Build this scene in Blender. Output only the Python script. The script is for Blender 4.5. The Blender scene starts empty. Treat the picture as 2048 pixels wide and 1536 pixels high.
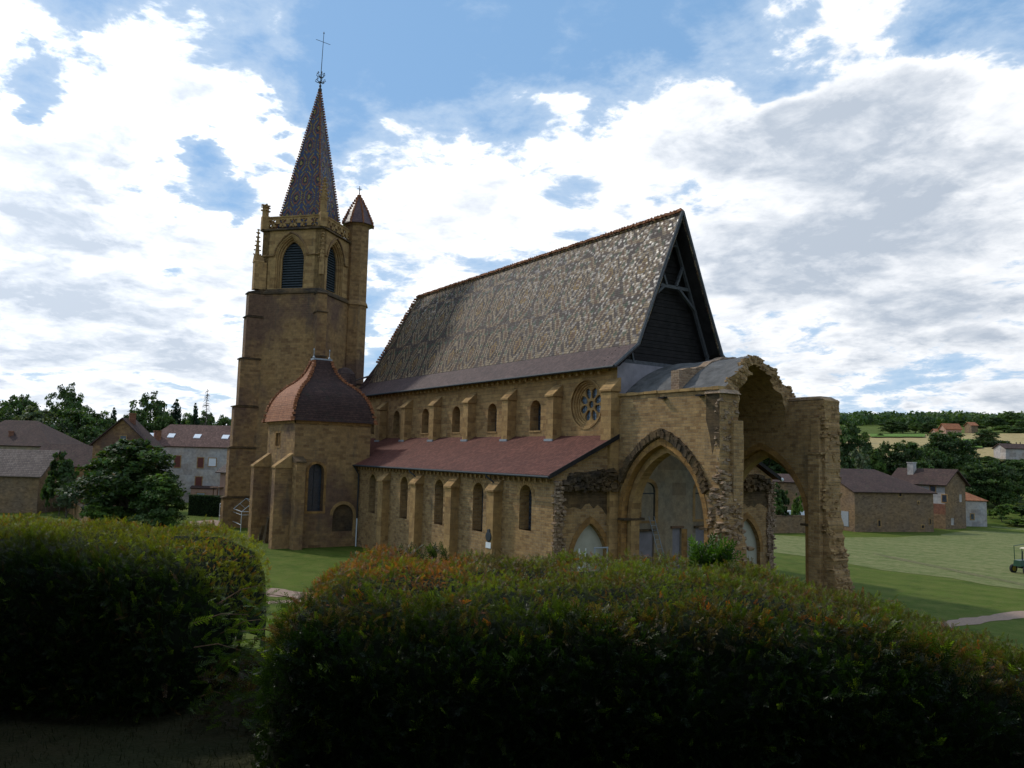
import bpy, math, random
import numpy as np
from mathutils import Vector, Matrix
from mathutils.geometry import tessellate_polygon
random.seed(7); RNG = np.random.default_rng(11)
R = math.radians
sc = bpy.context.scene
COL = sc.collection
PI = math.pi

# ------------------------------------------------------------------ camera
CAM = Vector((40.794, -36.017, 8.707)); YAW, PITCH, ROLL, FPX = 0.5921735, 0.0912714, 0.0260789, 1599.46
fwd = Vector((-math.cos(YAW)*math.cos(PITCH), math.sin(YAW)*math.cos(PITCH), math.sin(PITCH)))
r0 = fwd.cross(Vector((0, 0, 1))).normalized(); u0 = r0.cross(fwd)
cr = r0*math.cos(ROLL)+u0*math.sin(ROLL); cu = u0*math.cos(ROLL)-r0*math.sin(ROLL)
cam_data = bpy.data.cameras.new('camera'); cam = bpy.data.objects.new('camera', cam_data); COL.objects.link(cam)
cam.matrix_world = Matrix.Translation(CAM) @ Matrix((cr, cu, -fwd)).transposed().to_4x4()
cam_data.sensor_width = 36; cam_data.lens = FPX*36/2048; cam_data.clip_start = .05; cam_data.clip_end = 6000
sc.camera = cam
FH = Vector((-math.cos(YAW), math.sin(YAW), 0)); RH = Vector((math.sin(YAW), math.cos(YAW), 0))

def ray(px, py):
    return fwd*FPX + cr*(px-1024) - cu*(py-768)
def at(px, py, D):                      # world point at forward distance D
    d = ray(px, py); return CAM + d*(D/d.dot(fwd))
def atz(px, py, z=0.):
    d = ray(px, py); return CAM + d*((z-CAM.z)/d.z)
def ST(s, t, z=0.):                     # plan coordinates: s metres ahead of the viewpoint, t metres to the right
    p = CAM + FH*s + RH*t; return Vector((p.x, p.y, z))

# ------------------------------------------------------------------ light
SUN_EL = R(43); az = YAW - R(56)         # bearing measured from -x towards +y
sdir = Vector((-math.cos(az)*math.cos(SUN_EL), math.sin(az)*math.cos(SUN_EL), math.sin(SUN_EL)))
sl = bpy.data.lights.new('sun', 'SUN'); sl.energy = 2.0; sl.angle = R(3); sl.color = (1, .95, .86)
so = bpy.data.objects.new('sun', sl); COL.objects.link(so)
so.rotation_euler = (-sdir).to_track_quat('-Z', 'Y').to_euler(); so.location = (0, 0, 120)
sc.view_settings.view_transform = 'Standard'; sc.view_settings.look = 'None'
sc.view_settings.exposure = 0.0; sc.view_settings.gamma = 1

# node helpers
class NT:
    def __init__(s, tree): s.t = tree; s.n = tree.nodes; s.l = tree.links
    def new(s, typ, **kw):
        n = s.n.new(typ)
        for k, v in kw.items(): setattr(n, k, v)
        return n
    def set(s, sock, v):
        if isinstance(v, bpy.types.NodeSocket): s.l.new(v, sock)
        elif v is not None:
            if hasattr(sock.default_value, '__len__') and isinstance(v, (tuple, list)) and len(sock.default_value) == 4 and len(v) == 3: v = (*v, 1)
            sock.default_value = v
    def math(s, op, a, b=None, c=None, clamp=False):
        n = s.new('ShaderNodeMath', operation=op, use_clamp=clamp)
        for i, v in enumerate((a, b, c)):
            if v is not None: s.set(n.inputs[i], v)
        return n.outputs[0]
    def vmath(s, op, a, b=None, scale=None):
        n = s.new('ShaderNodeVectorMath', operation=op); s.set(n.inputs[0], a)
        if b is not None: s.set(n.inputs[1], b)
        if scale is not None: s.set(n.inputs[3], scale)
        return n.outputs['Value'] if op in ('DOT_PRODUCT', 'LENGTH', 'DISTANCE') else n.outputs[0]
    def noise(s, vec, scale, detail=4, rough=.55, dist=0., out='Fac'):
        n = s.new('ShaderNodeTexNoise'); s.set(n.inputs['Vector'], vec); n.inputs['Scale'].default_value = scale
        n.inputs['Detail'].default_value = detail; n.inputs['Roughness'].default_value = rough; n.inputs['Distortion'].default_value = dist
        return n.outputs[out]
    def mix(s, f, a, b, blend='MIX'):
        n = s.new('ShaderNodeMix', data_type='RGBA', blend_type=blend); s.set(n.inputs[0], f); s.set(n.inputs[6], a); s.set(n.inputs[7], b); return n.outputs[2]
    def ramp(s, f, stops, interp='LINEAR'):
        n = s.new('ShaderNodeValToRGB'); s.set(n.inputs[0], f); cr_ = n.color_ramp; cr_.interpolation = interp
        while len(cr_.elements) < len(stops): cr_.elements.new(.5)
        for e, (p, c) in zip(cr_.elements, stops):
            e.position = p; e.color = (*c, 1) if len(c) == 3 else c
        return n.outputs[0]
    def mapr(s, f, a, b, c=0., d=1., smooth=False):
        n = s.new('ShaderNodeMapRange', interpolation_type='SMOOTHSTEP' if smooth else 'LINEAR'); s.set(n.inputs[0], f)
        for i, v in enumerate((a, b, c, d)): s.set(n.inputs[i+1], v)
        return n.outputs[0]
    def bump(s, h, strength=.5, dist=.02, normal=None):
        n = s.new('ShaderNodeBump'); s.set(n.inputs['Height'], h); n.inputs['Strength'].default_value = strength; n.inputs['Distance'].default_value = dist
        if normal is not None: s.set(n.inputs['Normal'], normal)
        return n.outputs[0]

# ------------------------------------------------------------------ sky with clouds
w = bpy.data.worlds.new('World'); sc.world = w; w.use_nodes = True
N = NT(w.node_tree); w.node_tree.nodes.clear()
sky = N.new('ShaderNodeTexSky', sky_type='NISHITA'); sky.sun_disc = False
sky.sun_elevation = SUN_EL; sky.sun_rotation = math.atan2(sdir.x, sdir.y); sky.air_density = 1.0; sky.dust_density = .6; sky.ozone_density = 2.0
tc = N.new('ShaderNodeTexCoord'); D = N.vmath('NORMALIZE', tc.outputs['Generated'])
# stretch the noise sideways near the horizon by dividing with elevation
sep = N.new('ShaderNodeSeparateXYZ'); N.set(sep.inputs[0], D)
zc = N.math('MAXIMUM', sep.outputs[2], 0.0)
inv = N.math('DIVIDE', 1.0, N.math('ADD', zc, .32))
cx = N.new('ShaderNodeCombineXYZ'); N.set(cx.inputs[0], N.math('MULTIPLY', sep.outputs[0], inv)); N.set(cx.inputs[1], N.math('MULTIPLY', sep.outputs[1], inv)); N.set(cx.inputs[2], N.math('MULTIPLY', inv, .9))
CV = cx.outputs[0]
SD = N.vmath('ADD', CV, tuple(Vector((sdir.x, sdir.y, 0)).normalized()*.075+Vector((0,0,-.05))))
big = N.noise(CV, 3.4, 10, .58, .35); big2 = N.noise(SD, 3.4, 5, .58, .35)
fine = N.noise(CV, 8.5, 10, .64, .3); fine2 = N.noise(SD, 8.5, 6, .64, .3)
blobs = [ # px, py, radius px, weight
 (20,50,80,.45),(330,70,120,.55),(240,170,100,.45),(390,190,55,.4),(545,110,65,.5),(20,250,80,.35),(180,330,95,.5),(80,460,150,.5),
 (520,310,95,.5),(610,400,110,.35),(810,225,95,.4),(1060,225,110,.35),(800,330,150,.45),(960,420,200,.45),(1250,300,180,.5),
 (1420,260,190,.5),(1330,155,65,.4),(1690,150,130,.5),(1830,160,90,.35),(1640,330,260,.45),(1930,420,280,.5),(1560,560,330,.4),
 (1900,640,280,.4),(120,600,330,.5),(420,620,200,.45),(1000,330,140,.3),(60,780,250,.35),(2020,200,80,.3),
 (160,15,70,-.6),(760,90,170,-.6),(960,90,230,-.65),(1230,60,190,-.65),(1540,60,190,-.6),(1990,60,140,-.6),(430,330,80,-.6),(330,400,75,-.5),(370,290,55,-.5),(1500,200,60,-.4),(1180,170,70,-.4),(870,180,50,-.3),(60,150,45,-.35),(580,230,60,-.4),
 (110,190,50,-.6),(480,60,45,-.4),(650,240,95,-.6),(440,405,40,-.4),(950,475,45,-.35),(985,270,60,-.25),(1400,365,40,-.25),(1990,290,90,-.35),(1750,800,120,-.5),(700,640,70,.2),(1130,310,40,-.15),(690,560,200,.2)]
DW = N.vmath('NORMALIZE', N.vmath('ADD', D, N.vmath('SCALE', N.vmath('SUBTRACT', N.noise(CV, 6.0, 5, .6, 0, 'Color'), (.5,.5,.5)), scale=.20)))
acc = None
for px, py, rad, wt in blobs:
    c = ray(px, py).normalized(); k = 1/(1-math.cos(math.atan(rad/FPX)))
    dt = N.vmath('DOT_PRODUCT', DW, tuple(c))
    e = N.math('EXPONENT', N.math('MULTIPLY_ADD', dt, k, -k))
    acc = N.math('MULTIPLY', e, wt) if acc is None else N.math('MULTIPLY_ADD', e, wt, acc)
nz = N.math('ADD', N.math('MULTIPLY_ADD', big, 2.3, -1.15), N.math('MULTIPLY_ADD', fine, 1.6, -.80))
nz2 = N.math('ADD', N.math('MULTIPLY_ADD', big2, 2.3, -1.15), N.math('MULTIPLY_ADD', fine2, 1.6, -.80))
dens = N.math('ADD', N.math('MULTIPLY_ADD', nz, 1.12, -.17), N.math('MULTIPLY', acc, .80))
cover = N.mapr(dens, -.10, .24, 0, 1, True)
low = N.mapr(zc, .0, .30, .22, 0.)
thick = N.mapr(N.math('ADD', dens, low), .25, 1.0, 0, .85, True)
shade = N.math('MULTIPLY_ADD', N.math('SUBTRACT', nz2, nz), .85, .14)
dark = N.math('ADD', thick, shade, clamp=True)
sunp = N.math('EXPONENT', N.math('MULTIPLY_ADD', N.vmath('DOT_PRODUCT', D, tuple(sdir)), 2.6, -2.6))
lit = N.math('MULTIPLY_ADD', sunp, .62, .88)
cc = N.mix(dark, (1.16, 1.17, 1.19), (.53, .60, .70))
cloudcol = N.vmath('SCALE', cc, scale=lit)
skycol = N.vmath('SCALE', N.mix(.55, sky.outputs[0], (4.0, 7.6, 12.6)), scale=.082)
skycol = N.mix(N.math('MULTIPLY', N.mapr(dens, -.75, .1, 0, .55, True), 1), skycol, (.72,.84,.98))
fin = N.mix(N.math('MULTIPLY', cover, .98), skycol, cloudcol)
bg = N.new('ShaderNodeBackground'); N.set(bg.inputs[0], N.vmath('SCALE', fin, scale=10.)); bg.inputs[1].default_value = 0.1
ow = N.new('ShaderNodeOutputWorld'); N.l.new(bg.outputs[0], ow.inputs[0])

# ------------------------------------------------------------------ materials
def mat(name):
    m = bpy.data.materials.new(name); m.use_nodes = True; n = NT(m.node_tree); n.b = m.node_tree.nodes['Principled BSDF']
    return m, n
def tcs(n, which='UV'): return n.new('ShaderNodeTexCoord').outputs[which]
def stone(name, c1, c2, mortar, bw=.55, bh=.27, stain=(.09,.075,.06), stain_amt=.5, bumpd=.03, msize=.014, patch=None, big=.25):
    m, n = mat(name); uv = tcs(n); P = n.new('ShaderNodeNewGeometry').outputs['Position']
    wob = n.vmath('ADD', uv, n.vmath('SCALE', n.vmath('SUBTRACT', n.noise(P, 1.1, 3, out='Color'), (.5,.5,.5)), scale=.13))
    b = n.new('ShaderNodeTexBrick'); n.set(b.inputs['Vector'], wob); b.inputs['Scale'].default_value = 1; b.inputs['Brick Width'].default_value = bw; b.inputs['Row Height'].default_value = bh
    b.inputs['Mortar Size'].default_value = msize; b.inputs['Mortar Smooth'].default_value = .5; b.inputs['Bias'].default_value = -.1
    n.set(b.inputs['Color1'], c1); n.set(b.inputs['Color2'], c2); n.set(b.inputs['Mortar'], mortar)
    v = n.noise(P, .35, 5, .6); v2 = n.noise(P, 2.3, 5, .65); v3 = n.noise(P, 14, 4, .6)
    col = n.mix(n.mapr(v, .35, .68, 0, .6), b.outputs[0], n.mix(.5, c2, (.50, .30, .11)))
    b2 = n.new('ShaderNodeTexBrick'); n.set(b2.inputs['Vector'], wob); b2.inputs['Scale'].default_value = 1; b2.inputs['Brick Width'].default_value = bw; b2.inputs['Row Height'].default_value = bh; b2.inputs['Mortar Size'].default_value = 0; b2.inputs['Bias'].default_value = .0
    n.set(b2.inputs['Color1'], (0,0,0)); n.set(b2.inputs['Color2'], (1,1,1))
    odd = n.mapr(b2.outputs[0], .70, .95, 0, .42); pal = n.mapr(b2.outputs[0], .0, .2, .3, 0)
    col = n.mix(odd, col, n.mix(1, col, (.55,.48,.46), 'MULTIPLY')); col = n.mix(pal, col, n.mix(1, col, (1.35,1.35,1.35), 'MULTIPLY'))
    if patch: col = n.mix(n.mapr(n.noise(P, big, 4, .6), .5, .62, 0, .75), col, patch)
    col = n.mix(n.mapr(v2, .3, .75, .0, 1), n.mix(1, col, (.68, .66, .66), 'MULTIPLY'), n.mix(1, col, (1.22, 1.16, 1.06), 'MULTIPLY'))
    sp = n.vmath('MULTIPLY', P, (1.3, 1.3, .22))
    st = n.mapr(n.noise(sp, .8, 6, .68), .56, .72, 0, stain_amt, True)
    col = n.mix(st, col, stain)
    col = n.mix(n.mapr(v3, .35, .7, 0, .35), col, n.mix(1, col, (.55, .52, .5), 'MULTIPLY'))
    n.set(n.b.inputs['Base Color'], col); n.b.inputs['Roughness'].default_value = .93; n.b.inputs['Specular IOR Level'].default_value = .2
    h = n.math('ADD', n.math('MULTIPLY', b.outputs['Fac'], -1.0), n.math('MULTIPLY_ADD', v3, .9, n.math('MULTIPLY', v2, .6)))
    n.set(n.b.inputs['Normal'], n.bump(h, .9, bumpd)); return m
def plain(name, col, rough=.8, var=.3, scale=3., bumpd=.01, metal=0., spec=.3):
    m, n = mat(name); P = n.new('ShaderNodeNewGeometry').outputs['Position']
    a = n.noise(P, scale, 5, .65)
    c = n.mix(n.mapr(a, .3, .7), tuple(x*(1-var) for x in col), tuple(min(1, x*(1+var)) for x in col))
    n.set(n.b.inputs['Base Color'], c); n.b.inputs['Roughness'].default_value = rough; n.b.inputs['Metallic'].default_value = metal; n.b.inputs['Specular IOR Level'].default_value = spec
    n.set(n.b.inputs['Normal'], n.bump(n.noise(P, scale*6, 4), .6, bumpd)); return m
def tiles(name, c1, c2, c3, tw=.2, th=.14, rough=.75, spec=.35, wave=.012, moss=None):
    m, n = mat(name); uv = tcs(n); P = n.new('ShaderNodeNewGeometry').outputs['Position']
    s = n.new('ShaderNodeSeparateXYZ'); n.set(s.inputs[0], uv)
    row = n.math('FLOOR', n.math('DIVIDE', s.outputs[1], th)); off = n.math('MULTIPLY', n.math('MODULO', row, 2.), .5)
    colu = n.math('FLOOR', n.math('ADD', n.math('DIVIDE', s.outputs[0], tw), off))
    cell = n.new('ShaderNodeCombineXYZ'); n.set(cell.inputs[0], colu); n.set(cell.inputs[1], row)
    wn = n.new('ShaderNodeTexWhiteNoise', noise_dimensions='3D'); n.set(wn.inputs[0], cell.outputs[0])
    c = n.ramp(wn.outputs['Value'], [(0, c1), (.5, c2), (1, c3)])
    c = n.mix(n.mapr(n.noise(P, .6, 6, .65), .35, .7, 0, .55), c, n.mix(1, c, (.5, .48, .5), 'MULTIPLY'))
    if moss: c = n.mix(n.mapr(n.noise(P, 1.2, 6, .7), .55, .72, 0, .8), c, moss)
    fv = n.math('FRACT', n.math('DIVIDE', s.outputs[1], th)); fu = n.math('FRACT', n.math('ADD', n.math('DIVIDE', s.outputs[0], tw), off))
    edge = n.mapr(fv, 0., .3, .3, 1.)
    c = n.mix(1, c, n.ramp(edge, [(0, (0,0,0)), (1, (1,1,1))]), 'MULTIPLY')
    n.set(n.b.inputs['Base Color'], c); n.b.inputs['Roughness'].default_value = rough; n.b.inputs['Specular IOR Level'].default_value = spec
    h = n.math('ADD', n.math('MULTIPLY', fv, -1.), n.math('MULTIPLY', n.math('SINE', n.math('MULTIPLY', fu, PI)), .7))
    n.set(n.b.inputs['Normal'], n.bump(n.math('ADD', h, n.math('MULTIPLY', wn.outputs['Value'], .4)), .9, wave)); return m
def glazed(name, per_u, per_v, cols, tw, th, rough, tint, spark=.16, spec=.8, vv=(.75, 1.2)):
    """diamond patterned glazed tiles: nested elongated hexagons counted in whole tiles"""
    m, n = mat(name); uv = tcs(n); P = n.new('ShaderNodeNewGeometry').outputs['Position']
    s = n.new('ShaderNodeSeparateXYZ'); n.set(s.inputs[0], uv)
    rowf = n.math('DIVIDE', s.outputs[1], th); row = n.math('FLOOR', rowf); off = n.math('MULTIPLY', n.math('MODULO', row, 2.), .5)
    cf = n.math('ADD', n.math('DIVIDE', s.outputs[0], tw), off); colu = n.math('FLOOR', cf)
    cell = n.new('ShaderNodeCombineXYZ'); n.set(cell.inputs[0], colu); n.set(cell.inputs[1], row)
    wn = n.new('ShaderNodeTexWhiteNoise', noise_dimensions='3D'); n.set(wn.inputs[0], cell.outputs[0])
    U = n.math('DIVIDE', n.math('MULTIPLY', n.math('SUBTRACT', colu, off), tw), per_u); V = n.math('DIVIDE', n.math('MULTIPLY', row, th), per_v)
    shift = n.math('MULTIPLY', n.math('MODULO', n.math('FLOOR', V), 2.), .5)
    a = n.math('MULTIPLY', n.math('ABSOLUTE', n.math('SUBTRACT', n.math('FRACT', n.math('ADD', U, shift)), .5)), 2.)
    b = n.math('MULTIPLY', n.math('ABSOLUTE', n.math('SUBTRACT', n.math('FRACT', V), .5)), 2.)
    d1 = n.math('ADD', n.math('MULTIPLY', a, .62), n.math('MULTIPLY', b, .62)); d = n.math('MAXIMUM', d1, n.math('MULTIPLY', a, 1.0))
    # secondary small lozenges
    a2 = n.math('MULTIPLY', n.math('ABSOLUTE', n.math('SUBTRACT', n.math('FRACT', n.math('MULTIPLY', U, 4.)), .5)), 2.)
    b2 = n.math('MULTIPLY', n.math('ABSOLUTE', n.math('SUBTRACT', n.math('FRACT', n.math('MULTIPLY', V, 4.)), .5)), 2.)
    d2 = n.math('ADD', a2, b2)
    cA = n.ramp(d, cols, 'CONSTANT'); mask = n.math('MULTIPLY', n.math('LESS_THAN', d2, .5), n.math('GREATER_THAN', d, .42))
    c = n.mix(n.math('MULTIPLY', mask, .8), cA, tint)
    hsv = n.new('ShaderNodeHueSaturation'); n.set(hsv.inputs['Value'], n.mapr(wn.outputs['Value'], 0, 1, *vv)); n.set(hsv.inputs['Color'], c); c = hsv.outputs[0]
    c = n.mix(n.mapr(n.noise(P, .5, 6, .7), .5, .75, 0, .5), c, (.12, .085, .06))
    fv = n.math('FRACT', rowf); edge = n.mapr(fv, 0., .35, .25, 1.)
    c = n.mix(1, c, n.ramp(edge, [(0, (0,0,0)), (1, (1,1,1))]), 'MULTIPLY')
    n.set(n.b.inputs['Base Color'], c)
    n.set(n.b.inputs['Roughness'], n.mapr(wn.outputs['Value'], 0, .35, .2, rough*1.3)); n.b.inputs['Specular IOR Level'].default_value = spec
    geo = n.new('ShaderNodeNewGeometry').outputs['Normal']
    jit = n.vmath('SCALE', n.vmath('SUBTRACT', wn.outputs['Color'], (.5,.5,.5)), scale=spark*2)
    nn = n.vmath('NORMALIZE', n.vmath('ADD', geo, jit))
    n.set(n.b.inputs['Normal'], n.bump(n.math('MULTIPLY', fv, -1.), .6, .02, nn)); return m
def leafmat(name, transl=.35, rough=.6, spec=.25):
    m, n = mat(name); at_ = n.new('ShaderNodeAttribute', attribute_name='Col')
    P = n.new('ShaderNodeNewGeometry').outputs['Position']
    oi = n.new('ShaderNodeObjectInfo')
    c = n.mix(n.mapr(n.noise(P, .7, 3), .3, .7), n.mix(1, at_.outputs[0], (.7,.75,.7), 'MULTIPLY'), n.mix(1, at_.outputs[0], (1.25,1.2,1.1), 'MULTIPLY'))
    n.set(n.b.inputs['Base Color'], c); n.b.inputs['Roughness'].default_value = rough; n.b.inputs['Specular IOR Level'].default_value = spec
    tr = n.new('ShaderNodeBsdfTranslucent'); n.set(tr.inputs[0], n.mix(1, c, (1.5, 1.6, .5), 'MULTIPLY'))
    mx = n.new('ShaderNodeMixShader'); mx.inputs[0].default_value = transl
    n.l.new(n.b.outputs[0], mx.inputs[1]); n.l.new(tr.outputs[0], mx.inputs[2])
    n.l.new(mx.outputs[0], m.node_tree.nodes['Material Output'].inputs[0]); return m

M = {}
M['stone'] = stone('ochre_ashlar', (.43,.275,.125), (.30,.18,.085), (.38,.29,.17), .62, .29, stain_amt=.5)
M['stone_rough'] = stone('ochre_rubble', (.43,.285,.14), (.29,.18,.09), (.44,.35,.235), .46, .19, stain_amt=.45, bumpd=.05, msize=.016)
M['stone_dark'] = stone('tower_stone', (.34,.215,.10), (.255,.155,.078), (.31,.225,.13), .6, .26, stain_amt=.55, patch=(.14,.085,.07), big=.14)
M['stone_trim'] = stone('dressed_trim', (.42,.275,.125), (.32,.20,.09), (.28,.20,.115), .9, .4, stain_amt=.35, bumpd=.012)
M['stone_orange'] = stone('orange_arch_stone', (.36,.20,.068), (.26,.145,.055), (.22,.14,.075), .45, .3, stain_amt=.45, bumpd=.015)
M['stone_black'] = stone('blackened_stone', (.075,.058,.042), (.04,.033,.027), (.09,.072,.055), .4, .2, stain=(.022,.021,.019), stain_amt=.7, bumpd=.05)
M['stone_pink'] = stone('broken_core_masonry', (.40,.29,.21), (.28,.20,.145), (.46,.36,.28), .3, .16, stain_amt=.35, bumpd=.07, msize=.03)
M['farm'] = stone('farm_rubble', (.26,.185,.125), (.185,.135,.095), (.30,.235,.17), .35, .15, stain_amt=.25)
M['plaster'] = stone('pale_lime_plaster', (.30,.27,.21), (.27,.24,.19), (.285,.255,.20), 1.4, .9, stain=(.13,.115,.10), stain_amt=.6, bumpd=.006)
M['infill'] = plain('pale_infill_render', (.40,.37,.29), .95, .12, 1.2)
M['plaster_lav'] = plain('weathered_lavender_plaster', (.25,.225,.235), .95, .2, 1.2)
M['white'] = stone('white_render', (.47,.47,.48), (.43,.43,.44), (.45,.45,.46), 1.4, .9, stain=(.26,.25,.25), stain_amt=.5, bumpd=.004)
M['pinkr'] = plain('pink_render', (.36,.22,.16), .9, .15, 1.5)
M['cement'] = plain('vault_cement', (.10,.095,.09), .85, .45, 1.4, .03)
M['roof_aisle'] = tiles('aisle_clay_tiles', (.105,.034,.024), (.135,.045,.030), (.175,.066,.045), .2, .2, .8, .25, .02)
M['roof_dark'] = tiles('dark_clay_tiles', (.065,.042,.038), (.085,.053,.045), (.11,.07,.055), .2, .2, .9, .15, moss=(.07,.065,.045))
M['roof_band'] = tiles('nave_lower_tiles', (.07,.042,.038), (.10,.058,.05), (.13,.08,.07), .18, .2, .7, .25, .02)
M['roof_pan'] = tiles('pantiles', (.13,.10,.085), (.16,.12,.10), (.20,.155,.13), .22, .34, .9, .2, .06)
M['roof_brown'] = tiles('brown_roof_tiles', (.12,.068,.055), (.15,.085,.068), (.19,.11,.09), .22, .34, .9, .2, .05)
M['roof_dome'] = tiles('dome_tiles', (.26,.09,.035), (.33,.12,.048), (.40,.165,.07), .2, .17, .75, .3, .018)
M['roof_dome_dark'] = tiles('shaded_weathered_dome_tiles', (.05,.03,.026), (.065,.036,.03), (.085,.048,.038), .2, .17, .85, .2, .018, moss=(.045,.04,.03))  # side away from the sun: shade and weathering both put into the tiles
cr_, dk, pu, ru, gr, ye = (.23,.165,.10), (.062,.042,.034), (.085,.056,.048), (.12,.066,.04), (.08,.11,.07), (.21,.13,.05)
M['roof_glazed'] = glazed('glazed_nave_tiles', 3.8, 5.0, [(0, ru), (.12, ye), (.22, dk), (.34, cr_), (.45, dk), (.57, cr_), (.66, ru), (.78, cr_), (.87, dk)], .20, .19, .52, (.05,.075,.045), .06, .16, (.82, 1.18))
M['roof_turret'] = tiles('turret_tiles', (.07,.028,.028), (.095,.04,.038), (.13,.06,.055), .16, .16, .42, .45, .012)
bl, db, nv = (.022,.045,.11), (.014,.018,.035), (.03,.055,.12)
M['roof_spire'] = glazed('glazed_spire_tiles', 1.7, 2.3, [(0, (.26,.19,.04)), (.18, db), (.36, (.20,.065,.03)), (.50, bl), (.70, (.24,.17,.04)), (.82, (.09,.035,.03)), (.92, nv)], .16, .13, .5, (.12,.045,.03), .06, .3)
M['wood_dark'] = plain('dark_boarding', (.018,.015,.014), .9, .5, 2.)
M['timber'] = plain('grey_timber', (.085,.085,.088), .85, .3, 4.)
M['glass'] = plain('dark_leaded_glass', (.03,.04,.055), .22, .5, 5., .01, 0, .9)
M['glassrose'] = plain('rose_leaded_glass', (.10,.14,.19), .25, .5, 3., .02, 0, .9)
M['louvre'] = plain('slate_louvre', (.05,.06,.065), .7, .3)
M['metal_white'] = plain('white_tube', (.62,.65,.66), .45, .1, 8, .002)
M['metal_grey'] = plain('dull_zinc', (.28,.30,.32), .5, .2, 8, .002)
M['iron'] = plain('iron', (.03,.035,.04), .6, .2, 8, .002)
M['wood_red'] = plain('red_brown_shutter', (.13,.04,.03), .7, .25, 6)
M['wood'] = plain('brown_wood', (.16,.09,.05), .8, .3, 6)
M['brickred'] = stone('red_brick', (.28,.10,.07), (.22,.08,.06), (.3,.2,.16), .22, .08, stain_amt=.2)
M['bark'] = plain('bark', (.10,.08,.06), .95, .4, 5, .05)
M['leaf'] = leafmat('leaves', .3); M['needle'] = leafmat('yew_needles', .45, .45, .35)
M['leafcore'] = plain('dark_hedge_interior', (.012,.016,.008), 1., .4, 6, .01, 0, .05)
M['path'] = plain('pink_gravel', (.27,.185,.135), .95, .2, 6, .01)
M['rubber'] = plain('tyre_rubber', (.02,.02,.022), .85, .2)
M['green_paint'] = plain('green_machine_paint', (.015,.06,.03), .4, .15, 3, .001, 0, .5)
M['yellow_paint'] = plain('yellow_paint', (.35,.25,.02), .4, .15, 3, .001, 0, .5)
M['cream_paint'] = plain('cream_paint', (.62,.55,.38), .45, .1, 3, .001)
M['skylight'] = plain('skylight_pane', (.75,.78,.82), .12, .03, 3, .0005, 0, 1.)
M['white_paint'] = plain('white_paint', (.75,.76,.78), .35, .05, 3, .001, 0, .5)

def grassmat(name, a, b, c, bscale=1., stripe=.0):
    m, n = mat(name); P = n.new('ShaderNodeNewGeometry').outputs['Position']
    k1 = n.noise(P, .045*bscale, 5, .6); k2 = n.noise(n.vmath('MULTIPLY', P, (1, 1, 1)), .9*bscale, 6, .7); k3 = n.noise(P, 9, 3, .7)
    col = n.mix(n.mapr(k1, .35, .65), a, b); col = n.mix(n.mapr(k2, .42, .62, 0, .9), col, c); col = n.mix(n.mapr(n.noise(P, .33*bscale, 6, .75), .5, .62, 0, .5), col, n.mix(1, col, (.6,.7,.5), 'MULTIPLY'))
    col = n.mix(n.mapr(k3, .3, .7, 0, .5), col, n.mix(1, col, (.55, .6, .5), 'MULTIPLY'))
    if stripe:
        sd_ = n.vmath('DOT_PRODUCT', P, (.83*.35-.56*.94, .56*.35+.83*.94, 0)); wv_ = n.math('SINE', n.math('ADD', n.math('MULTIPLY', sd_, 2.1), n.math('MULTIPLY', n.noise(P, .12, 3), 9.)))
        st_ = n.noise(n.vmath('MULTIPLY', P, (.5,.5,1)), 1.3, 6, .75); col = n.mix(n.math('MULTIPLY', n.mapr(wv_, -1, 1), stripe), col, n.mix(1, col, (.62,.72,.5), 'MULTIPLY')); col = n.mix(n.mapr(st_, .56, .66, 0, stripe*1.6), col, n.mix(1, col, (.5,.62,.4), 'MULTIPLY'))
    n.set(n.b.inputs['Base Color'], col); n.b.inputs['Roughness'].default_value = .95; n.b.inputs['Specular IOR Level'].default_value = .1
    n.set(n.b.inputs['Normal'], n.bump(n.math('ADD', k3, k2), .8, .06)); return m
M['lawn'] = grassmat('lawn', (.070,.105,.014), (.11,.145,.020), (.13,.14,.03), 1., .35)
M['hay'] = grassmat('mown_hay', (.20,.205,.085), (.26,.24,.11), (.13,.16,.05), 1.6, .35)
M['haydirt'] = grassmat('worn_track', (.22,.17,.10), (.16,.16,.07), (.12,.14,.05), 3.)
M['wheat'] = grassmat('ripe_field', (.42,.30,.14), (.48,.36,.18), (.34,.26,.12))
M['meadow'] = grassmat('meadow', (.13,.22,.04), (.16,.26,.05), (.10,.16,.03))
M['terrace'] = grassmat('shade_toned_grass', (.028,.034,.012), (.04,.038,.018), (.05,.04,.02))  # foreground shade put into a darker grass colour

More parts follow.
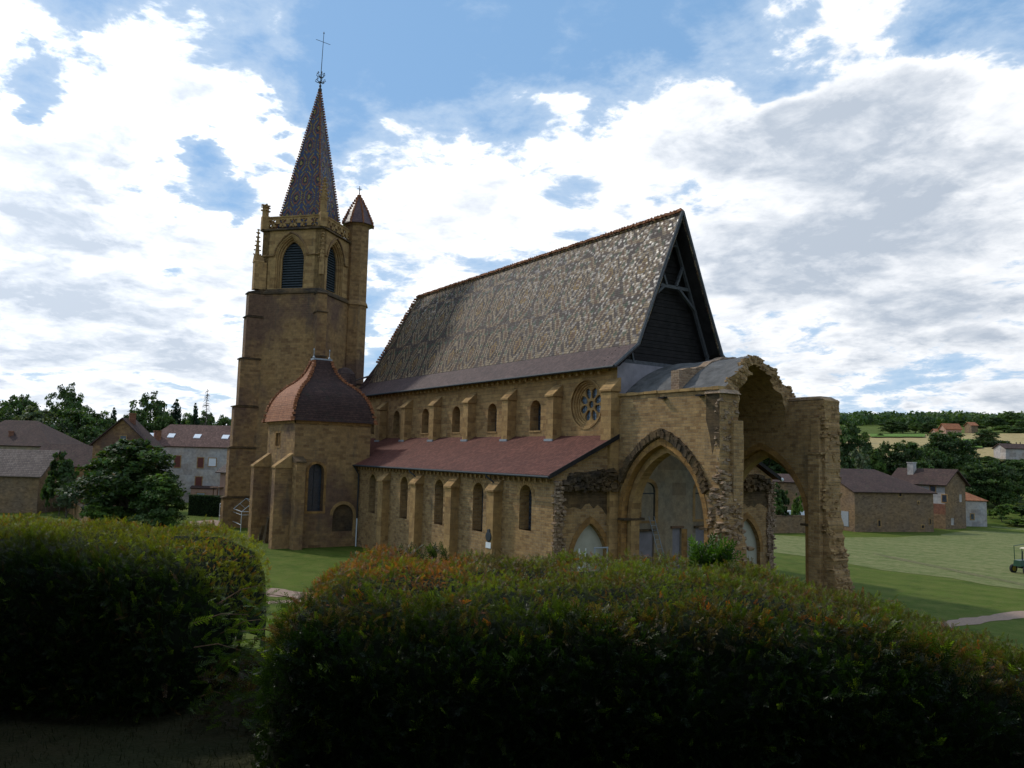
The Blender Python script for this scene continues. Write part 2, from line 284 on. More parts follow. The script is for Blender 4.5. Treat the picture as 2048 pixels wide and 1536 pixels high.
# ------------------------------------------------------------------ mesh building
class MB:
    def __init__(s): s.v = []; s.f = []; s.m = []; s.mi = 0
    def face(s, pts):
        i = len(s.v); s.v.extend([tuple(p) for p in pts]); s.f.append(tuple(range(i, i+len(pts)))); s.m.append(s.mi)
    def box(s, x0, x1, y0, y1, z0, z1, M_=None):
        s.prism([(x0, y0), (x1, y0), (x1, y1), (x0, y1)], z0, z1, M_)
    def prism(s, poly, z0, z1, M_=None, top=None):
        """vertical prism over a plan polygon (ccw)"""
        a = [Vector((p[0], p[1], z0)) for p in poly]; t = top or poly; b = [Vector((p[0], p[1], z1)) for p in t]
        if M_: a = [M_ @ p for p in a]; b = [M_ @ p for p in b]
        n = len(a)
        for i in range(n): s.face([a[i], a[(i+1) % n], b[(i+1) % n], b[i]])
        s.face(list(reversed(a))); s.face(b)
    def hull(s, A, B):
        n = len(A)
        for i in range(n): s.face([A[i], A[(i+1) % n], B[(i+1) % n], B[i]])
        s.face(list(reversed(A))); s.face(B)
    def plate(s, outer, holes, o, ux, uz, un, th, back=True):
        """flat plate with holes: 2D loops in (ux,uz) from origin o, thickness th along un (un points INTO the wall)"""
        o, ux, uz, un = Vector(o), Vector(ux), Vector(uz), Vector(un)
        loops = [outer]+list(holes); L3 = [[Vector((p[0], p[1], 0)) for p in l] for l in loops]
        flat = [p for l in loops for p in l]; tri = tessellate_polygon(L3)
        P = lambda p, k: o+ux*p[0]+uz*p[1]+un*(th*k)
        for t in tri:
            a, b, c = (flat[i] for i in t)
            ar = (b[0]-a[0])*(c[1]-a[1])-(b[1]-a[1])*(c[0]-a[0])
            if abs(ar) < 1e-10: continue
            q = [P(a,0), P(b,0), P(c,0)]
            nn = (q[1]-q[0]).cross(q[2]-q[0])
            if nn.dot(un) > 0: q.reverse()
            s.face(q)
            if back: s.face([p+un*th for p in reversed(q)])
        for l in loops:
            n = len(l)
            for i in range(n):
                a, b = l[i], l[(i+1) % n]; s.face([P(a,0), P(b,0), P(b,1), P(a,1)])
    def tube(s, pts, rad, n=6, cap=True):
        pts = [Vector(p) for p in pts]; rings = []
        for i, p in enumerate(pts):
            d = (pts[min(i+1, len(pts)-1)]-pts[max(i-1, 0)]).normalized()
            a = d.cross(Vector((0, 0, 1)) if abs(d.z) < .9 else Vector((1, 0, 0))).normalized(); b = d.cross(a)
            r_ = rad[i] if hasattr(rad, '__len__') else rad
            rings.append([p+(a*math.cos(k*2*PI/n)+b*math.sin(k*2*PI/n))*r_ for k in range(n)])
        for A, B in zip(rings, rings[1:]):
            for k in range(n): s.face([A[k], A[(k+1) % n], B[(k+1) % n], B[k]])
        if cap: s.face(list(reversed(rings[0]))); s.face(rings[-1])
    def lathe(s, c, prof, n=16, ax=(0, 0, 1)):
        ax = Vector(ax).normalized(); a = ax.cross(Vector((0, 0, 1)) if abs(ax.z) < .9 else Vector((1, 0, 0))).normalized(); b = ax.cross(a); c = Vector(c)
        rg = [[c+ax*h+(a*math.cos(k*2*PI/n)+b*math.sin(k*2*PI/n))*r_ for k in range(n)] for r_, h in prof]
        for A, B in zip(rg, rg[1:]):
            for k in range(n): s.face([A[k], A[(k+1) % n], B[(k+1) % n], B[k]])
        s.face(list(reversed(rg[0]))); s.face(rg[-1])
    def rock(s, c, size, j=.25):
        c = Vector(c); sx, sy, sz = size; rot = Matrix.Rotation(random.uniform(-.5, .5), 3, 'Z') @ Matrix.Rotation(random.uniform(-.25, .25), 3, 'X') @ Matrix.Rotation(random.uniform(-.25, .25), 3, 'Y')
        v = [c+rot @ Vector((x*sx*.5*random.uniform(1-j, 1+j), y*sy*.5*random.uniform(1-j, 1+j), z*sz*.5*random.uniform(1-j, 1+j))) for z in (-1, 1) for x, y in ((-1,-1),(1,-1),(1,1),(-1,1))]
        for q in ((3,2,1,0),(4,5,6,7),(0,1,5,4),(1,2,6,5),(2,3,7,6),(3,0,4,7)): s.face([v[i] for i in q])
    def build(s, name, mats, parent=None, smooth=False):
        me = bpy.data.meshes.new(name); me.from_pydata(s.v, [], s.f)
        mats = mats if isinstance(mats, (list, tuple)) else [mats]
        for m_ in mats: me.materials.append(M[m_] if isinstance(m_, str) else m_)
        if len(mats) > 1: me.polygons.foreach_set('material_index', s.m)
        uvl = me.uv_layers.new(name='UVMap'); n = len(me.loops)
        co = np.empty(len(me.vertices)*3); me.vertices.foreach_get('co', co); co = co.reshape(-1, 3)
        li = np.empty(n, dtype=np.int64); me.loops.foreach_get('vertex_index', li)
        pn = np.empty(len(me.polygons)*3); me.polygons.foreach_get('normal', pn); pn = pn.reshape(-1, 3)
        lt = np.empty(len(me.polygons), dtype=np.int64); me.polygons.foreach_get('loop_total', lt)
        nn = np.repeat(pn, lt, axis=0); t = np.stack([-nn[:, 1], nn[:, 0], np.zeros(n)], 1); tl = np.linalg.norm(t, axis=1)
        fl = tl < .05; t[fl] = (1, 0, 0); t[~fl] /= tl[~fl][:, None]
        b = np.cross(nn, t); p = co[li]
        uv = np.stack([(p*t).sum(1), (p*b).sum(1)], 1)
        uvl.data.foreach_set('uv', uv.ravel().astype(np.float32))
        if smooth: me.polygons.foreach_set('use_smooth', [True]*len(me.polygons))
        me.update()
        o = bpy.data.objects.new(name, me); COL.objects.link(o)
        if parent is not None: o.parent = parent
        return o
def np_mesh(name, V, F, colors, material, parent=None):
    """bulk quads: V (n,3), F (m,4), colors per face (m,3)"""
    me = bpy.data.meshes.new(name); me.vertices.add(len(V)); me.vertices.foreach_set('co', V.astype(np.float32).ravel())
    k = F.shape[1]; me.loops.add(F.size); me.loops.foreach_set('vertex_index', F.astype(np.int32).ravel())
    me.polygons.add(len(F)); me.polygons.foreach_set('loop_start', np.arange(0, F.size, k, dtype=np.int32)); me.polygons.foreach_set('loop_total', np.full(len(F), k, dtype=np.int32))
    me.update(calc_edges=True)
    ca = me.color_attributes.new('Col', 'FLOAT_COLOR', 'CORNER'); cc_ = np.repeat(np.c_[colors, np.ones(len(F))], k, axis=0)
    ca.data.foreach_set('color', cc_.astype(np.float32).ravel())
    me.materials.append(M[material]); o = bpy.data.objects.new(name, me); COL.objects.link(o)
    if parent is not None: o.parent = parent
    return o
def thing(name, label, cat, loc=(0, 0, 0), group=None):
    o = bpy.data.objects.new(name, None); COL.objects.link(o); o.location = loc; o['label'] = label; o['category'] = cat; o.empty_display_size = .3
    if group: o['group'] = group
    return o
def tag(o, label, cat, group=None, kind=None):
    if label: o['label'] = label
    if cat: o['category'] = cat
    if group: o['group'] = group
    if kind: o['kind'] = kind
    return o
def reloc(root):
    """move root's base under its parts without moving them (parts were built in world coordinates)"""
    pass
def arch(cx, hw, zb, zs, rise=None, n=10, pointed=False, zap=None):
    """loop: window opening, sill zb, springing zs. round if rise None"""
    pts = [(cx-hw, zb), (cx+hw, zb)]
    if pointed:
        h = zap-zs; Rr = (hw*hw+h*h)/(2*hw)
        a1 = math.atan2(h, Rr-hw)
        for i in range(n+1):
            a = a1*i/n; pts.append((cx+hw-Rr+Rr*math.cos(a), zs+Rr*math.sin(a)))
        for i in range(n-1, -1, -1):
            a = a1*i/n; pts.append((cx-hw+Rr-Rr*math.cos(a), zs+Rr*math.sin(a)))
    else:
        r_ = rise or hw
        for i in range(2*n+1):
            a = PI*i/(2*n); pts.append((cx+hw*math.cos(a), zs+r_*math.sin(a)))
    return pts
def circ(cx, cz, r_, n=32): return [(cx+r_*math.cos(i*2*PI/n), cz+r_*math.sin(i*2*PI/n)) for i in range(n)]
def buttress(mb, x0, x1, yw, proj, z0, z1, cap, s=-1, over=.11):
    """pier against a wall at y=yw, projecting in s*y; sloped cap"""
    mb.box(x0, x1, min(yw, yw+s*proj), max(yw, yw+s*proj), z0, z1)
    a = [Vector((x0-over, yw+s*(proj+over), z1)), Vector((x1+over, yw+s*(proj+over), z1)), Vector((x1+over, yw-s*.02, z1)), Vector((x0-over, yw-s*.02, z1))]
    a2 = [p+Vector((0, 0, .12)) for p in a]; mb.hull(a, a2)
    mb.face([a2[0], a2[1], Vector((x1+over, yw-s*.02, z1+cap)), Vector((x0-over, yw-s*.02, z1+cap))])
    mb.face([a2[1], a2[2], Vector((x1+over, yw-s*.02, z1+cap))]); mb.face([a2[3], a2[0], Vector((x0-over, yw-s*.02, z1+cap))])

# ================================================================== TERRAIN
def sm(x, a, b):
    t = min(1, max(0, (x-a)/(b-a))); return t*t*(3-2*t)
HS = [(0,0),(138,0),(170,4),(220,12),(300,18.5),(380,25),(470,31),(620,38),(900,42),(3000,45)]
def hgt(x, y):
    dx, dy = x-CAM.x, y-CAM.y; s = dx*FH.x+dy*FH.y; t = dx*RH.x+dy*RH.y; r_ = math.hypot(s, t)
    z = (7.1-min(1.2, .5*max(0, t-1.6)))*(1-sm(s, 6.4, 23))
    if s > 100:
        for (a, za), (b, zb) in zip(HS, HS[1:]):
            if a <= r_ <= b: hh = za+(zb-za)*(r_-a)/(b-a); break
        else: hh = 45
        u = t/max(1, s)
        z += hh*(.22+.78*sm(u, .05, .30))*sm(s, 100, 160) + (u-.4)*6*sm(r_, 450, 650)*sm(u, .2, .4)
    return z
def onhill(px, py):
    d = ray(px, py).normalized(); t = 30.
    while t < 2500:
        p = CAM+d*t
        if p.z < hgt(p.x, p.y): return p
        t += max(.5, t*.006)
    return CAM+d*2500
g = MB(); rad = [0.]+[1.2*1.075**k for k in range(112)]; NA = 180
ring = []
for r_ in rad:
    row = []
    for k in range(NA):
        a = k*2*PI/NA; x = CAM.x+r_*math.cos(a); y = CAM.y+r_*math.sin(a); row.append(Vector((x, y, hgt(x, y))))
    ring.append(row)
for A, B in zip(ring, ring[1:]):
    for k in range(NA):
        q = [A[k], B[k], B[(k+1) % NA], A[(k+1) % NA]]
        g.face(q if A is not ring[0] else q[:3])
tag(g.build('ground', 'lawn', smooth=True), None, None, kind='structure')

def zone(name, outline, m, dz=.012, jitter=.15, step=2.):
    """flat sheet laid on the ground from a plan outline, densified edge with small irregularities"""
    pts = []
    n = len(outline)
    for i in range(n):
        a, b = Vector(outline[i][:2]), Vector(outline[(i+1) % n][:2]); k = max(1, int((b-a).length/step))
        for j in range(k):
            p = a.lerp(b, j/k); pts.append((p.x+random.uniform(-jitter, jitter), p.y+random.uniform(-jitter, jitter)))
    tri = tessellate_polygon([[Vector((*p, 0)) for p in pts]]); mb = MB()
    for t in tri:
        q = [Vector((*pts[i], hgt(*pts[i])+dz)) for i in t]
        if (q[1]-q[0]).cross(q[2]-q[0]).z < 0: q.reverse()
        mb.face(q)
    return tag(mb.build(name, m), None, None, kind='structure')
# mown hay field: flat part of the ground so a flat sheet is enough
zone('hay_field', [atz(*q) for q in ((1440,1098),(1549,1103),(1702,1127),(1790,1142),(1900,1158),(2120,1190),(2250,1090),(2140,1064),(1990,1056),(1880,1072),(1700,1076),(1520,1070),(1400,1072))], 'hay', .02, .9, 3.)
zone('field_track', [atz(*q) for q in ((1745,1106),(1800,1117),(1900,1137),(2060,1170),(2130,1188),(2130,1191),(2050,1173),(1890,1139.5),(1790,1119),(1745,1107.5))], 'haydirt', .035, .1)
zone('gravel_path', [atz(*q) for q in ((900,1206),(1200,1248),(1500,1268),(1750,1262),(1925,1238),(1985,1229),(2060,1219),(2200,1200),(2200,1212),(2060,1235),(1990,1244),(1940,1250),(1750,1278),(1500,1284),(1200,1262),(900,1218))], 'path', .02, .22, .6)
zone('gravel_path', [atz(*q) for q in ((380,1043),(430,1040),(470,1046),(440,1052),(385,1052))], 'path', .02, .15)
zone('gravel_path', [atz(*q) for q in ((100,1128),(300,1146),(430,1160),(480,1168),(530,1176),(620,1186),(900,1206),(900,1218),(620,1198),(530,1192),(470,1182),(430,1170),(300,1156),(100,1137))], 'path', .02, .22, .6)
zone('gravel_path', [atz(*q) for q in ((300,1238),(430,1219),(480,1212),(540,1203),(700,1193),(700,1198),(540,1208),(480,1219),(430,1226),(300,1248))], 'path', .02, .05, 1.)
def draped(name, px0, px1, top, bot, m, dz, nx=26, ny=12):
    mb = MB(); G = []
    for j in range(ny+1):
        row = []
        for i in range(nx+1):
            px = px0+(px1-px0)*i/nx; ty = top(px); by = bot(px); p = onhill(px, by+(ty-by)*j/ny); row.append(Vector((p.x, p.y, hgt(p.x, p.y)+dz)))
        G.append(row)
    for j in range(ny):
        for i in range(nx): mb.face([G[j][i], G[j][i+1], G[j+1][i+1], G[j+1][i]])
    return tag(mb.build(name, m, smooth=True), None, None, kind='structure')
zone('terrace', [ST(-9,-9), ST(-9,1.4), ST(6.2,1.4), ST(6.2,-9)], 'terrace', .02, .05)  # dark sheet over the lawn, its colour standing in for shade
draped('ripe_field', 1690, 2150, lambda x: 870+ (2 if x < 1850 else 0), lambda x: 927, 'wheat', .5)
draped('hill_meadow', 1740, 1850, lambda x: 873, lambda x: 879, 'meadow', .9, 14, 4)
draped('hill_meadow', 1925, 1965, lambda x: 884, lambda x: 902, 'meadow', .9, 8, 5)

# ================================================================== ABBEY CHURCH
W = 11.1; AY = -5.16
def base(root, loc):
    root.location = loc
    for c in [o for o in COL.objects if o.parent == root]: c.matrix_parent_inverse = Matrix.Translation(-Vector(loc))
church = thing('abbey_church', 'ochre stone abbey nave with steep glazed patterned roof and red tiled side aisle', 'church')
X, Y, Z = Vector((1,0,0)), Vector((0,1,0)), Vector((0,0,1))
CW = [-39.9,-33.8,-27.5,-21.6,-15.6,-9.4]; RX, RZ = -3.26, 12.6
mb = MB(); mb.plate([(-43.7,0),(-.02,0),(-.02,15.15),(-43.7,15.15)], [arch(x,.7,10.8,12.45) for x in CW]+[circ(RX,RZ,1.68,40)], (0,0,0), X, Z, Y, .95)
mb.build('clerestory_wall', 'stone', church)
mb = MB(); mb.plate([(-43.7,0),(0,0),(0,15.15),(-43.7,15.15)], [], (0,W-.95,0), X, Z, Y, .95)
mb.plate([(.95,0),(W-.95,0),(W-.95,15.1),(W-.6,16.0),(W/2,18.5),(.95,16)], [], (-43.6,0,0), Y, Z, X, .9); mb.build('south_wall', 'stone', church)
for x in CW:
    wn_ = MB(); wn_.box(x-.72, x+.72, .80, .84, 10.78, 13.2); o = wn_.build('window', 'glass', church)
    fr = MB(); 
    for k in range(5): fr.box(x-.7, x+.7, .775, .798, 10.8+k*.45, 10.83+k*.45)
    fr.box(x-.015, x+.015, .77, .80, 10.8, 13.1); fr.build('glazing_bar', 'iron', o)
    sl_ = MB(); sl_.box(x-.78, x+.78, -.06, .79, 10.68, 10.8); sl_.build('sill', 'stone_trim', o)
# rose window: stepped mouldings, tracery, glass
rose = MB()
for k, (ro, ri, y0) in enumerate(((1.80,1.68,-.05),(1.68,1.56,.13),(1.56,1.44,.26),(1.44,1.30,.38))):
    rose.plate(circ(0,0,ro,40), [circ(0,0,ri,40)], (RX,y0,RZ), X, Z, Y, .3 if k else .12)
ro_ = rose.build('rose_window', 'stone_trim', church)
tr = MB(); holes = [circ(0,0,.27,12)]
for k in range(8):
    a = k*PI/4+PI/8; c_, s_ = math.cos(a), math.sin(a)
    holes.append([(c_*(.84+.40*math.cos(q))-s_*(.27+.05*math.cos(q))*math.sin(q), s_*(.84+.40*math.cos(q))+c_*(.27+.05*math.cos(q))*math.sin(q)) for q in [i*2*PI/14 for i in range(14)]])
tr.plate(circ(0,0,1.31,40), holes, (RX,.46,RZ), X, Z, Y, .14); tr.build('tracery', 'stone_trim', ro_)
gl = MB(); gl.plate(circ(0,0,1.31,32), [], (RX,.62,RZ), X, Z, Y, .03)
gl.build('pane', 'glassrose', ro_)
ld = MB()
for k in range(-5, 6): ld.box(RX-1.25, RX+1.25, .607, .617, RZ+k*.22-.012, RZ+k*.22+.012); ld.box(RX+k*.22-.012, RX+k*.22+.012, .602, .612, RZ-1.25, RZ+1.25)
ld.build('leading', 'iron', ro_)
for x in (-36.5,-30.75,-24.8,-18.65,-12.5,-6.5):
    b = MB(); buttress(b, x-.42, x+.42, 0, .8, 9.9, 13.25, .95); b.build('buttress', 'stone_trim', church)
    fl = MB(); fl.box(x-.5, x+.5, -.92, -.8, 9.95, 10.12); fl.build('lead_flashing', 'metal_grey', church)
b = MB(); buttress(b, -.75, .28, 0, .75, 0, 13.3, .95); b.build('buttress', 'stone_trim', church)
b = MB(); b.box(-43.6, -.8, -.22, -.003, 14.75, 15.08)
x = -43.2
while x < -1: b.box(x, x+.22, -.4, -.225, 14.62, 14.95); x += .8
b.build('cornice', 'stone_trim', church)
# aisle
AW = [-27.55,-21.1,-14.95,-9.1]
mb = MB(); mb.plate([(-30.65,0),(-.03,0),(-.03,7.6),(-30.65,7.6)], [arch(x,.7,3.3,6.1) for x in AW]+[arch(-3.1,.7,3.9,6.2)], (0,AY,0), X, Z, Y, .9)
mb.build('aisle_wall', 'stone_rough', church)
for x, zb in [(a, 3.3) for a in AW]+[(-3.1, 3.9)]:
    w_ = MB(); w_.box(x-.72, x+.72, AY+.78, AY+.82, zb-.02, 6.95); o = w_.build('window', 'glass', church)
    s2 = MB(); s2.box(x-.74, x+.74, AY+.1, AY+.77, zb-.14, zb); s2.build('sill', 'stone_trim', o)
    s3 = MB(); s3.plate(arch(x,.86,zb+2.8,6.1), [arch(x,.705,zb+2.7,6.1)[0:0] or arch(x,.705,zb+2.8001,6.1)], (0,AY-.02,0), X, Z, Y, .1) if False else None
    r2 = MB()
    zs = 6.1 if zb < 3.5 else 6.2
    for k in range(11):
        a0, a1 = PI*k/11+.02, PI*(k+1)/11-.02
        q = [(x+r_*math.cos(a), zs+r_*math.sin(a)) for r_, a in ((.71,a0),(1.0,a0),(1.0,a1),(.71,a1))]
        r2.plate(q, [], (0,AY-.015-random.random()*.012,0), X, Z, Y, .1)
    r2.build('arch_stones', 'stone_trim', o)
for x in (-24.35,-18.1,-12.3,-6.4):
    b = MB(); buttress(b, x-.45, x+.45, AY, .7, 0, 6.3, .95); b.box(x-.52, x+.52, AY-.78, AY-.703, 0, .5); b.build('aisle_buttress', 'stone_trim', church)
b = MB(); b.box(-30.5, -.05, AY-.16, AY-.003, 7.35, 7.6); x = -30.3
while x < -.4: b.box(x, x+.2, AY-.3, AY-.165, 7.15, 7.5); x += .62
b.build('aisle_cornice', 'stone_trim', church)
def slab(mb, pts, th):   # pts: 4 corners ccw seen from outside, thickened downwards
    n = (pts[1]-pts[0]).cross(pts[3]-pts[0]).normalized(); mb.hull([p-n*th for p in pts], pts)
mb = MB(); slab(mb, [Vector((-30.9,-5.75,7.63)), Vector((.3,-5.75,7.63)), Vector((.3,-.02,10.36)), Vector((-43,-.02,10.36))], .16)
mb.build('aisle_roof', 'roof_aisle', church)
mb = MB(); mb.tube([(-31,-5.84,7.55),(.32,-5.84,7.52)], .085, 8); mb.build('gutter', 'iron', church)
mb = MB(); mb.hull([Vector((.3,-5.78,7.40)), Vector((.36,-5.78,7.40)), Vector((.36,-.03,10.13)), Vector((.3,-.03,10.13))], [Vector((.3,-5.78,7.70)), Vector((.36,-5.78,7.70)), Vector((.36,-.03,10.44)), Vector((.3,-.03,10.44))]); mb.build('verge_board', 'wood_dark', church)
for x in (-18.9, -7.0):
    mb = MB(); mb.tube([(x,-5.84,7.5),(x+.02,-5.84,7.3),(x+.35,-5.6,7.05),(x+.5,-5.42,6.8),(x+.5,-5.30,5.9),(x+.5,-5.30,4.2 if x > -10 else 6.2)], .06, 7); mb.build('downpipe', 'iron', church)
mb = MB(); mb.tube([(-30.45,-5.84,7.5),(-30.45,-5.5,7.0),(-30.42,-5.32,6.7),(-30.42,-5.32,2.6)], .06, 7); mb.build('downpipe', 'iron', church)
mb = MB(); mb.tube([(-30.42,-5.32,2.6),(-30.42,-5.32,0)], .065, 7); mb.build('downpipe', 'metal_white', church)

def end_wall(sg):
    """broken transept side of the aisle ends; sg=+1 north, -1 mirrored south"""
    fy = (lambda y: y) if sg > 0 else (lambda y: W-y)
    uy = Vector((0, sg, 0)); o = (0, fy(0), 0)
    mb = MB(); prof = [(-5.13,0),(-.02,0),(-.02,10.1),(-5.13,7.55)]
    mb.plate(prof, [arch(-2.15,1.5,.02,2.0,pointed=True,zap=4.55)], o, uy, Z, Vector((-1,0,0)), .8)
    # torn corner masonry
    mb.mi = 1
    strip = [(-5.12+random.uniform(-.02,.02), z*.3) for z in range(25)]; strip2 = [(-4.45+random.uniform(-.16,.16)-.15*(z > 16), z*.3) for z in range(25)]
    mb.plate(strip[::-1]+strip2, [], (.10, o[1], 0), uy, Z, Vector((-1,0,0)), .1)
    z = .05
    while z < 7.3:
        h = random.uniform(.12, .26)
        for q in range(4): mb.rock((random.uniform(-.02,.2), fy(random.choice((-5.1,-4.9,-4.7,-4.5))+random.uniform(-.1,.1)), z+h/2), (random.uniform(.14,.3), random.uniform(.12,.3), h*random.uniform(.5,.9)))
        z += h*1.25
    ww = mb.build('aisle_end_wall', ['stone_rough', 'stone_pink'], church)
    r2 = MB(); R1 = arch(-2.15,1.5,.02,2.0,pointed=True,zap=4.55,n=9); R2 = arch(-2.15,1.86,.02,2.0,pointed=True,zap=5.02,n=9)
    for k in range(len(R1)-3):
        a, b_, c_, d_ = R1[k+2], R2[k+2], R2[k+3], R1[k+3]; r2.plate([a, b_, c_, d_], [], (.03+random.random()*.02, o[1], 0), uy, Z, Vector((-1,0,0)), .12)
    r2.build('arch_stones', 'stone_orange', ww)
    r3 = MB(); r3.plate(arch(-2.15,1.52,0,2.0,pointed=True,zap=4.58), [], (-.32, o[1], 0), uy, Z, Vector((-1,0,0)), .2); r3.build('blocked_doorway', 'infill', ww)
    r4 = MB(); r4.box(-.003, .16, min(fy(-5.1), fy(-.05)), max(fy(-5.1), fy(-.05)), 6.62, 6.80)
    yy = -4.4
    while yy < -.1:
        top = .35+.75*math.exp(-((yy+1.2)/1.3)**2)+.5*math.exp(-((yy+3.2)/.8)**2)+.15*random.random()
        z = 6.75
        while z < 6.85+top:
            r4.rock((random.uniform(0,.22), fy(yy+random.uniform(-.1,.1)), z), (random.uniform(.3,.7), random.uniform(.2,.5), random.uniform(.12,.3)), .35); z += .17
        yy += .22
    r4.build('vault_stump', 'stone_black', ww)
    # smoke-dark wash of the wall under the ledge and down the inner corner
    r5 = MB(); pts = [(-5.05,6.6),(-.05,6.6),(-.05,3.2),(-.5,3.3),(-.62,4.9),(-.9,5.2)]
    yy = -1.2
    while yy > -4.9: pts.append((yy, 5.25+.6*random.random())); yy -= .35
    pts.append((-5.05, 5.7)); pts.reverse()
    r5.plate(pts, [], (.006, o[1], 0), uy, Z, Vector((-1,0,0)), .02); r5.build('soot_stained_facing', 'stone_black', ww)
    return ww
end_wall(1); end_wall(-1)
# south aisle body and roof (seen through the ruined arches)
mb = MB(); mb.box(-30, -.8, W+4.3, W-AY, 0, 7.5); mb.build('south_aisle_wall', 'stone_rough', church)
mb = MB(); slab(mb, [Vector((.3,W+5.75,7.63)), Vector((-30.9,W+5.75,7.63)), Vector((-30.9,W+.02,10.36)), Vector((.3,W+.02,10.36))], .16); mb.build('aisle_roof', 'roof_aisle', church)
mb = MB(); mb.hull([Vector((.3,W+.03,10.13)), Vector((.36,W+.03,10.13)), Vector((.36,W+5.78,7.40)), Vector((.3,W+5.78,7.40))], [Vector((.3,W+.03,10.44)), Vector((.36,W+.03,10.44)), Vector((.36,W+5.78,7.70)), Vector((.3,W+5.78,7.70))]); mb.build('verge_board', 'wood_dark', church)
mb = MB(); mb.lathe((.3,W+5.86,7.5), [(.02,-.16),(.12,-.12),(.15,0),(.12,.12),(.02,.16)], 10, (1,0,0)); mb.build('gutter_end', 'metal_white', church)
# closing wall of the nave, plastered
cw = MB(); holes = [arch(3.3,.64,4.57,6.56), [(5.66,.02),(6.5,.02),(6.5,3.98),(5.66,3.98)], [(2.1,.02),(3.85,.02),(3.85,3.85),(2.1,3.85)], [(8.0,.02),(9.3,.02),(9.3,3.95),(8.0,3.95)], arch(8.6,.64,4.57,6.56)]
cw.plate([(.95,0),(W-.95,0),(W-.95,15.0),(.95,15.0)], holes, (-.3,0,0), Y, Z, Vector((-1,0,0)), .5); cwo = cw.build('closing_wall', 'plaster', church)
for i, h in enumerate(holes):
    q = MB(); q.plate(h, [], (-.42,0,0), Y, Z, Vector((-1,0,0)), .1); po = q.build('blocked_opening', 'plaster' if i in (0,4) else 'plaster_lav', cwo)
    if i in (0, 4):
        cy = 3.3 if i == 0 else 8.6
        e = MB(); A1 = arch(cy,.64,4.57,6.56); 
        e.tube([Vector((-.405,p[0],p[1])) for p in A1[1:]]+[Vector((-.405,A1[0][0],A1[0][1]))], .045, 5); e.box(-.41,-.38,cy-.64,cy+.64,6.4,6.48); e.build('window_frame', 'iron', po)
        r2 = MB(); B1 = arch(cy,.92,4.4,6.56); r2.plate(B1, [arch(cy,.66,4.57,6.56)], (-.285,0,0), Y, Z, Vector((-1,0,0)), .014); r2.build('window_surround', 'stone_trim', cwo)
    if i in (1, 2, 3):
        a0, a1 = h[0][0], h[1][0]; e = MB(); e.box(-.31,-.18,a0-.2,a1+.2,h[2][1]+.003,h[2][1]+.16); e.build('lintel', 'wood' if i == 1 else 'stone_black', cwo)
e = MB(); e.box(-.295,-.27,6.55,7.1,.0,3.9); e.build('brick_patch', 'stone_orange', cwo)
mb = MB(); mb.plate([(.03,12.4),(W-.03,12.4),(W-.03,15.35),(.03,15.35)], [], (-.01,0,0), Y, Z, Vector((-1,0,0)), .25); mb.build('gable_foot_wall', 'plaster_lav', church)

# nave roof with flared foot; half hip at the far end
XR, XF, XA = .58, -44.2, -41.05; PR = [(-.75,15.02),(1.36,16.7),(5.55,26.75)]
kz = 19.2; ky = 1.36+(kz-16.7)/(26.75-16.7)*4.19
def roof_side(sg, gl_mat, band_mat):
    f = (lambda y: y) if sg > 0 else (lambda y: W-y)
    def V(x, y, z): return Vector((x, f(y), z))
    def add(mb, pts, th=.2):
        if sg < 0: pts = pts[::-1]
        n = (pts[1]-pts[0]).cross(pts[2]-pts[0]).normalized(); mb.hull([p-n*th for p in pts], pts)
    mb = MB(); add(mb, [V(XF,1.36,16.7), V(XR,1.36,16.7), V(XR,5.55,26.75), V(XA,5.55,26.75), V(XF,ky,kz)]); o = mb.build('glazed_roof_slope', gl_mat, church)
    mb = MB(); add(mb, [V(XF,-.75,15.02), V(XR,-.75,15.02), V(XR,1.34,16.69), V(XF,1.34,16.69)]); mb.build('roof_foot', band_mat, church)
    e = MB(); e.tube([V(XR+.02,-.8,14.95), V(XR+.02,1.36,16.66), V(XR+.02,5.55,26.78)], .13, 5); e.build('barge_board', 'timber', church)
roof_side(1, 'roof_glazed', 'roof_band'); roof_side(-1, 'roof_glazed', 'roof_band')
mb = MB(); mb.face([Vector((XF,ky,kz)), Vector((XA,5.55,26.75)), Vector((XF,W-ky,kz))]); mb.face([Vector((XF+.05,-.6,15)), Vector((XF+.05,ky,kz)), Vector((XF+.05,W-ky,kz)), Vector((XF+.05,W+.6,15))]); mb.build('half_hip', 'roof_band', church)
for f in ((lambda y: y), (lambda y: W-y)):
    q = MB(); q.face([Vector((-1.7,f(1.66),16.7)), Vector((XR-.03,f(1.66),16.7)), Vector((XR-.03,5.55,26.03)), Vector((-1.7,5.55,26.03))]); q.face([Vector((-1.7,f(-.3),14.98)), Vector((XR-.03,f(-.3),14.98)), Vector((XR-.03,f(1.66),16.7)), Vector((-1.7,f(1.66),16.7))]); q.build('roof_lining', 'wood_dark', church)
rt = MB(); x = XA
while x < XR-.1:
    rt.rock((x+.16,5.55,26.86), (.36,.34,.2), .12); rt.box(x+.1,x+.2,5.5,5.6,26.9,27.03+random.uniform(-.02,.05)); x += .33
a, b = Vector((XF,ky,kz)), Vector((XA,5.55,26.75))
for k in range(28): p = a.lerp(b, k/28); rt.rock(p+Vector((-.02,-.05,.08)), (.3,.22,.22), .2)
a, b = Vector((XF,-.75,15.02)), Vector((XF,1.36,16.7)); c_ = Vector((XF,ky,kz))
rt.build('ridge_tiles', 'roof_dome', church)
gt = MB(); gt.tube([(XF,-.84,14.93),(XR,-.84,14.93)], .09, 8); gt.build('gutter', 'iron', church)
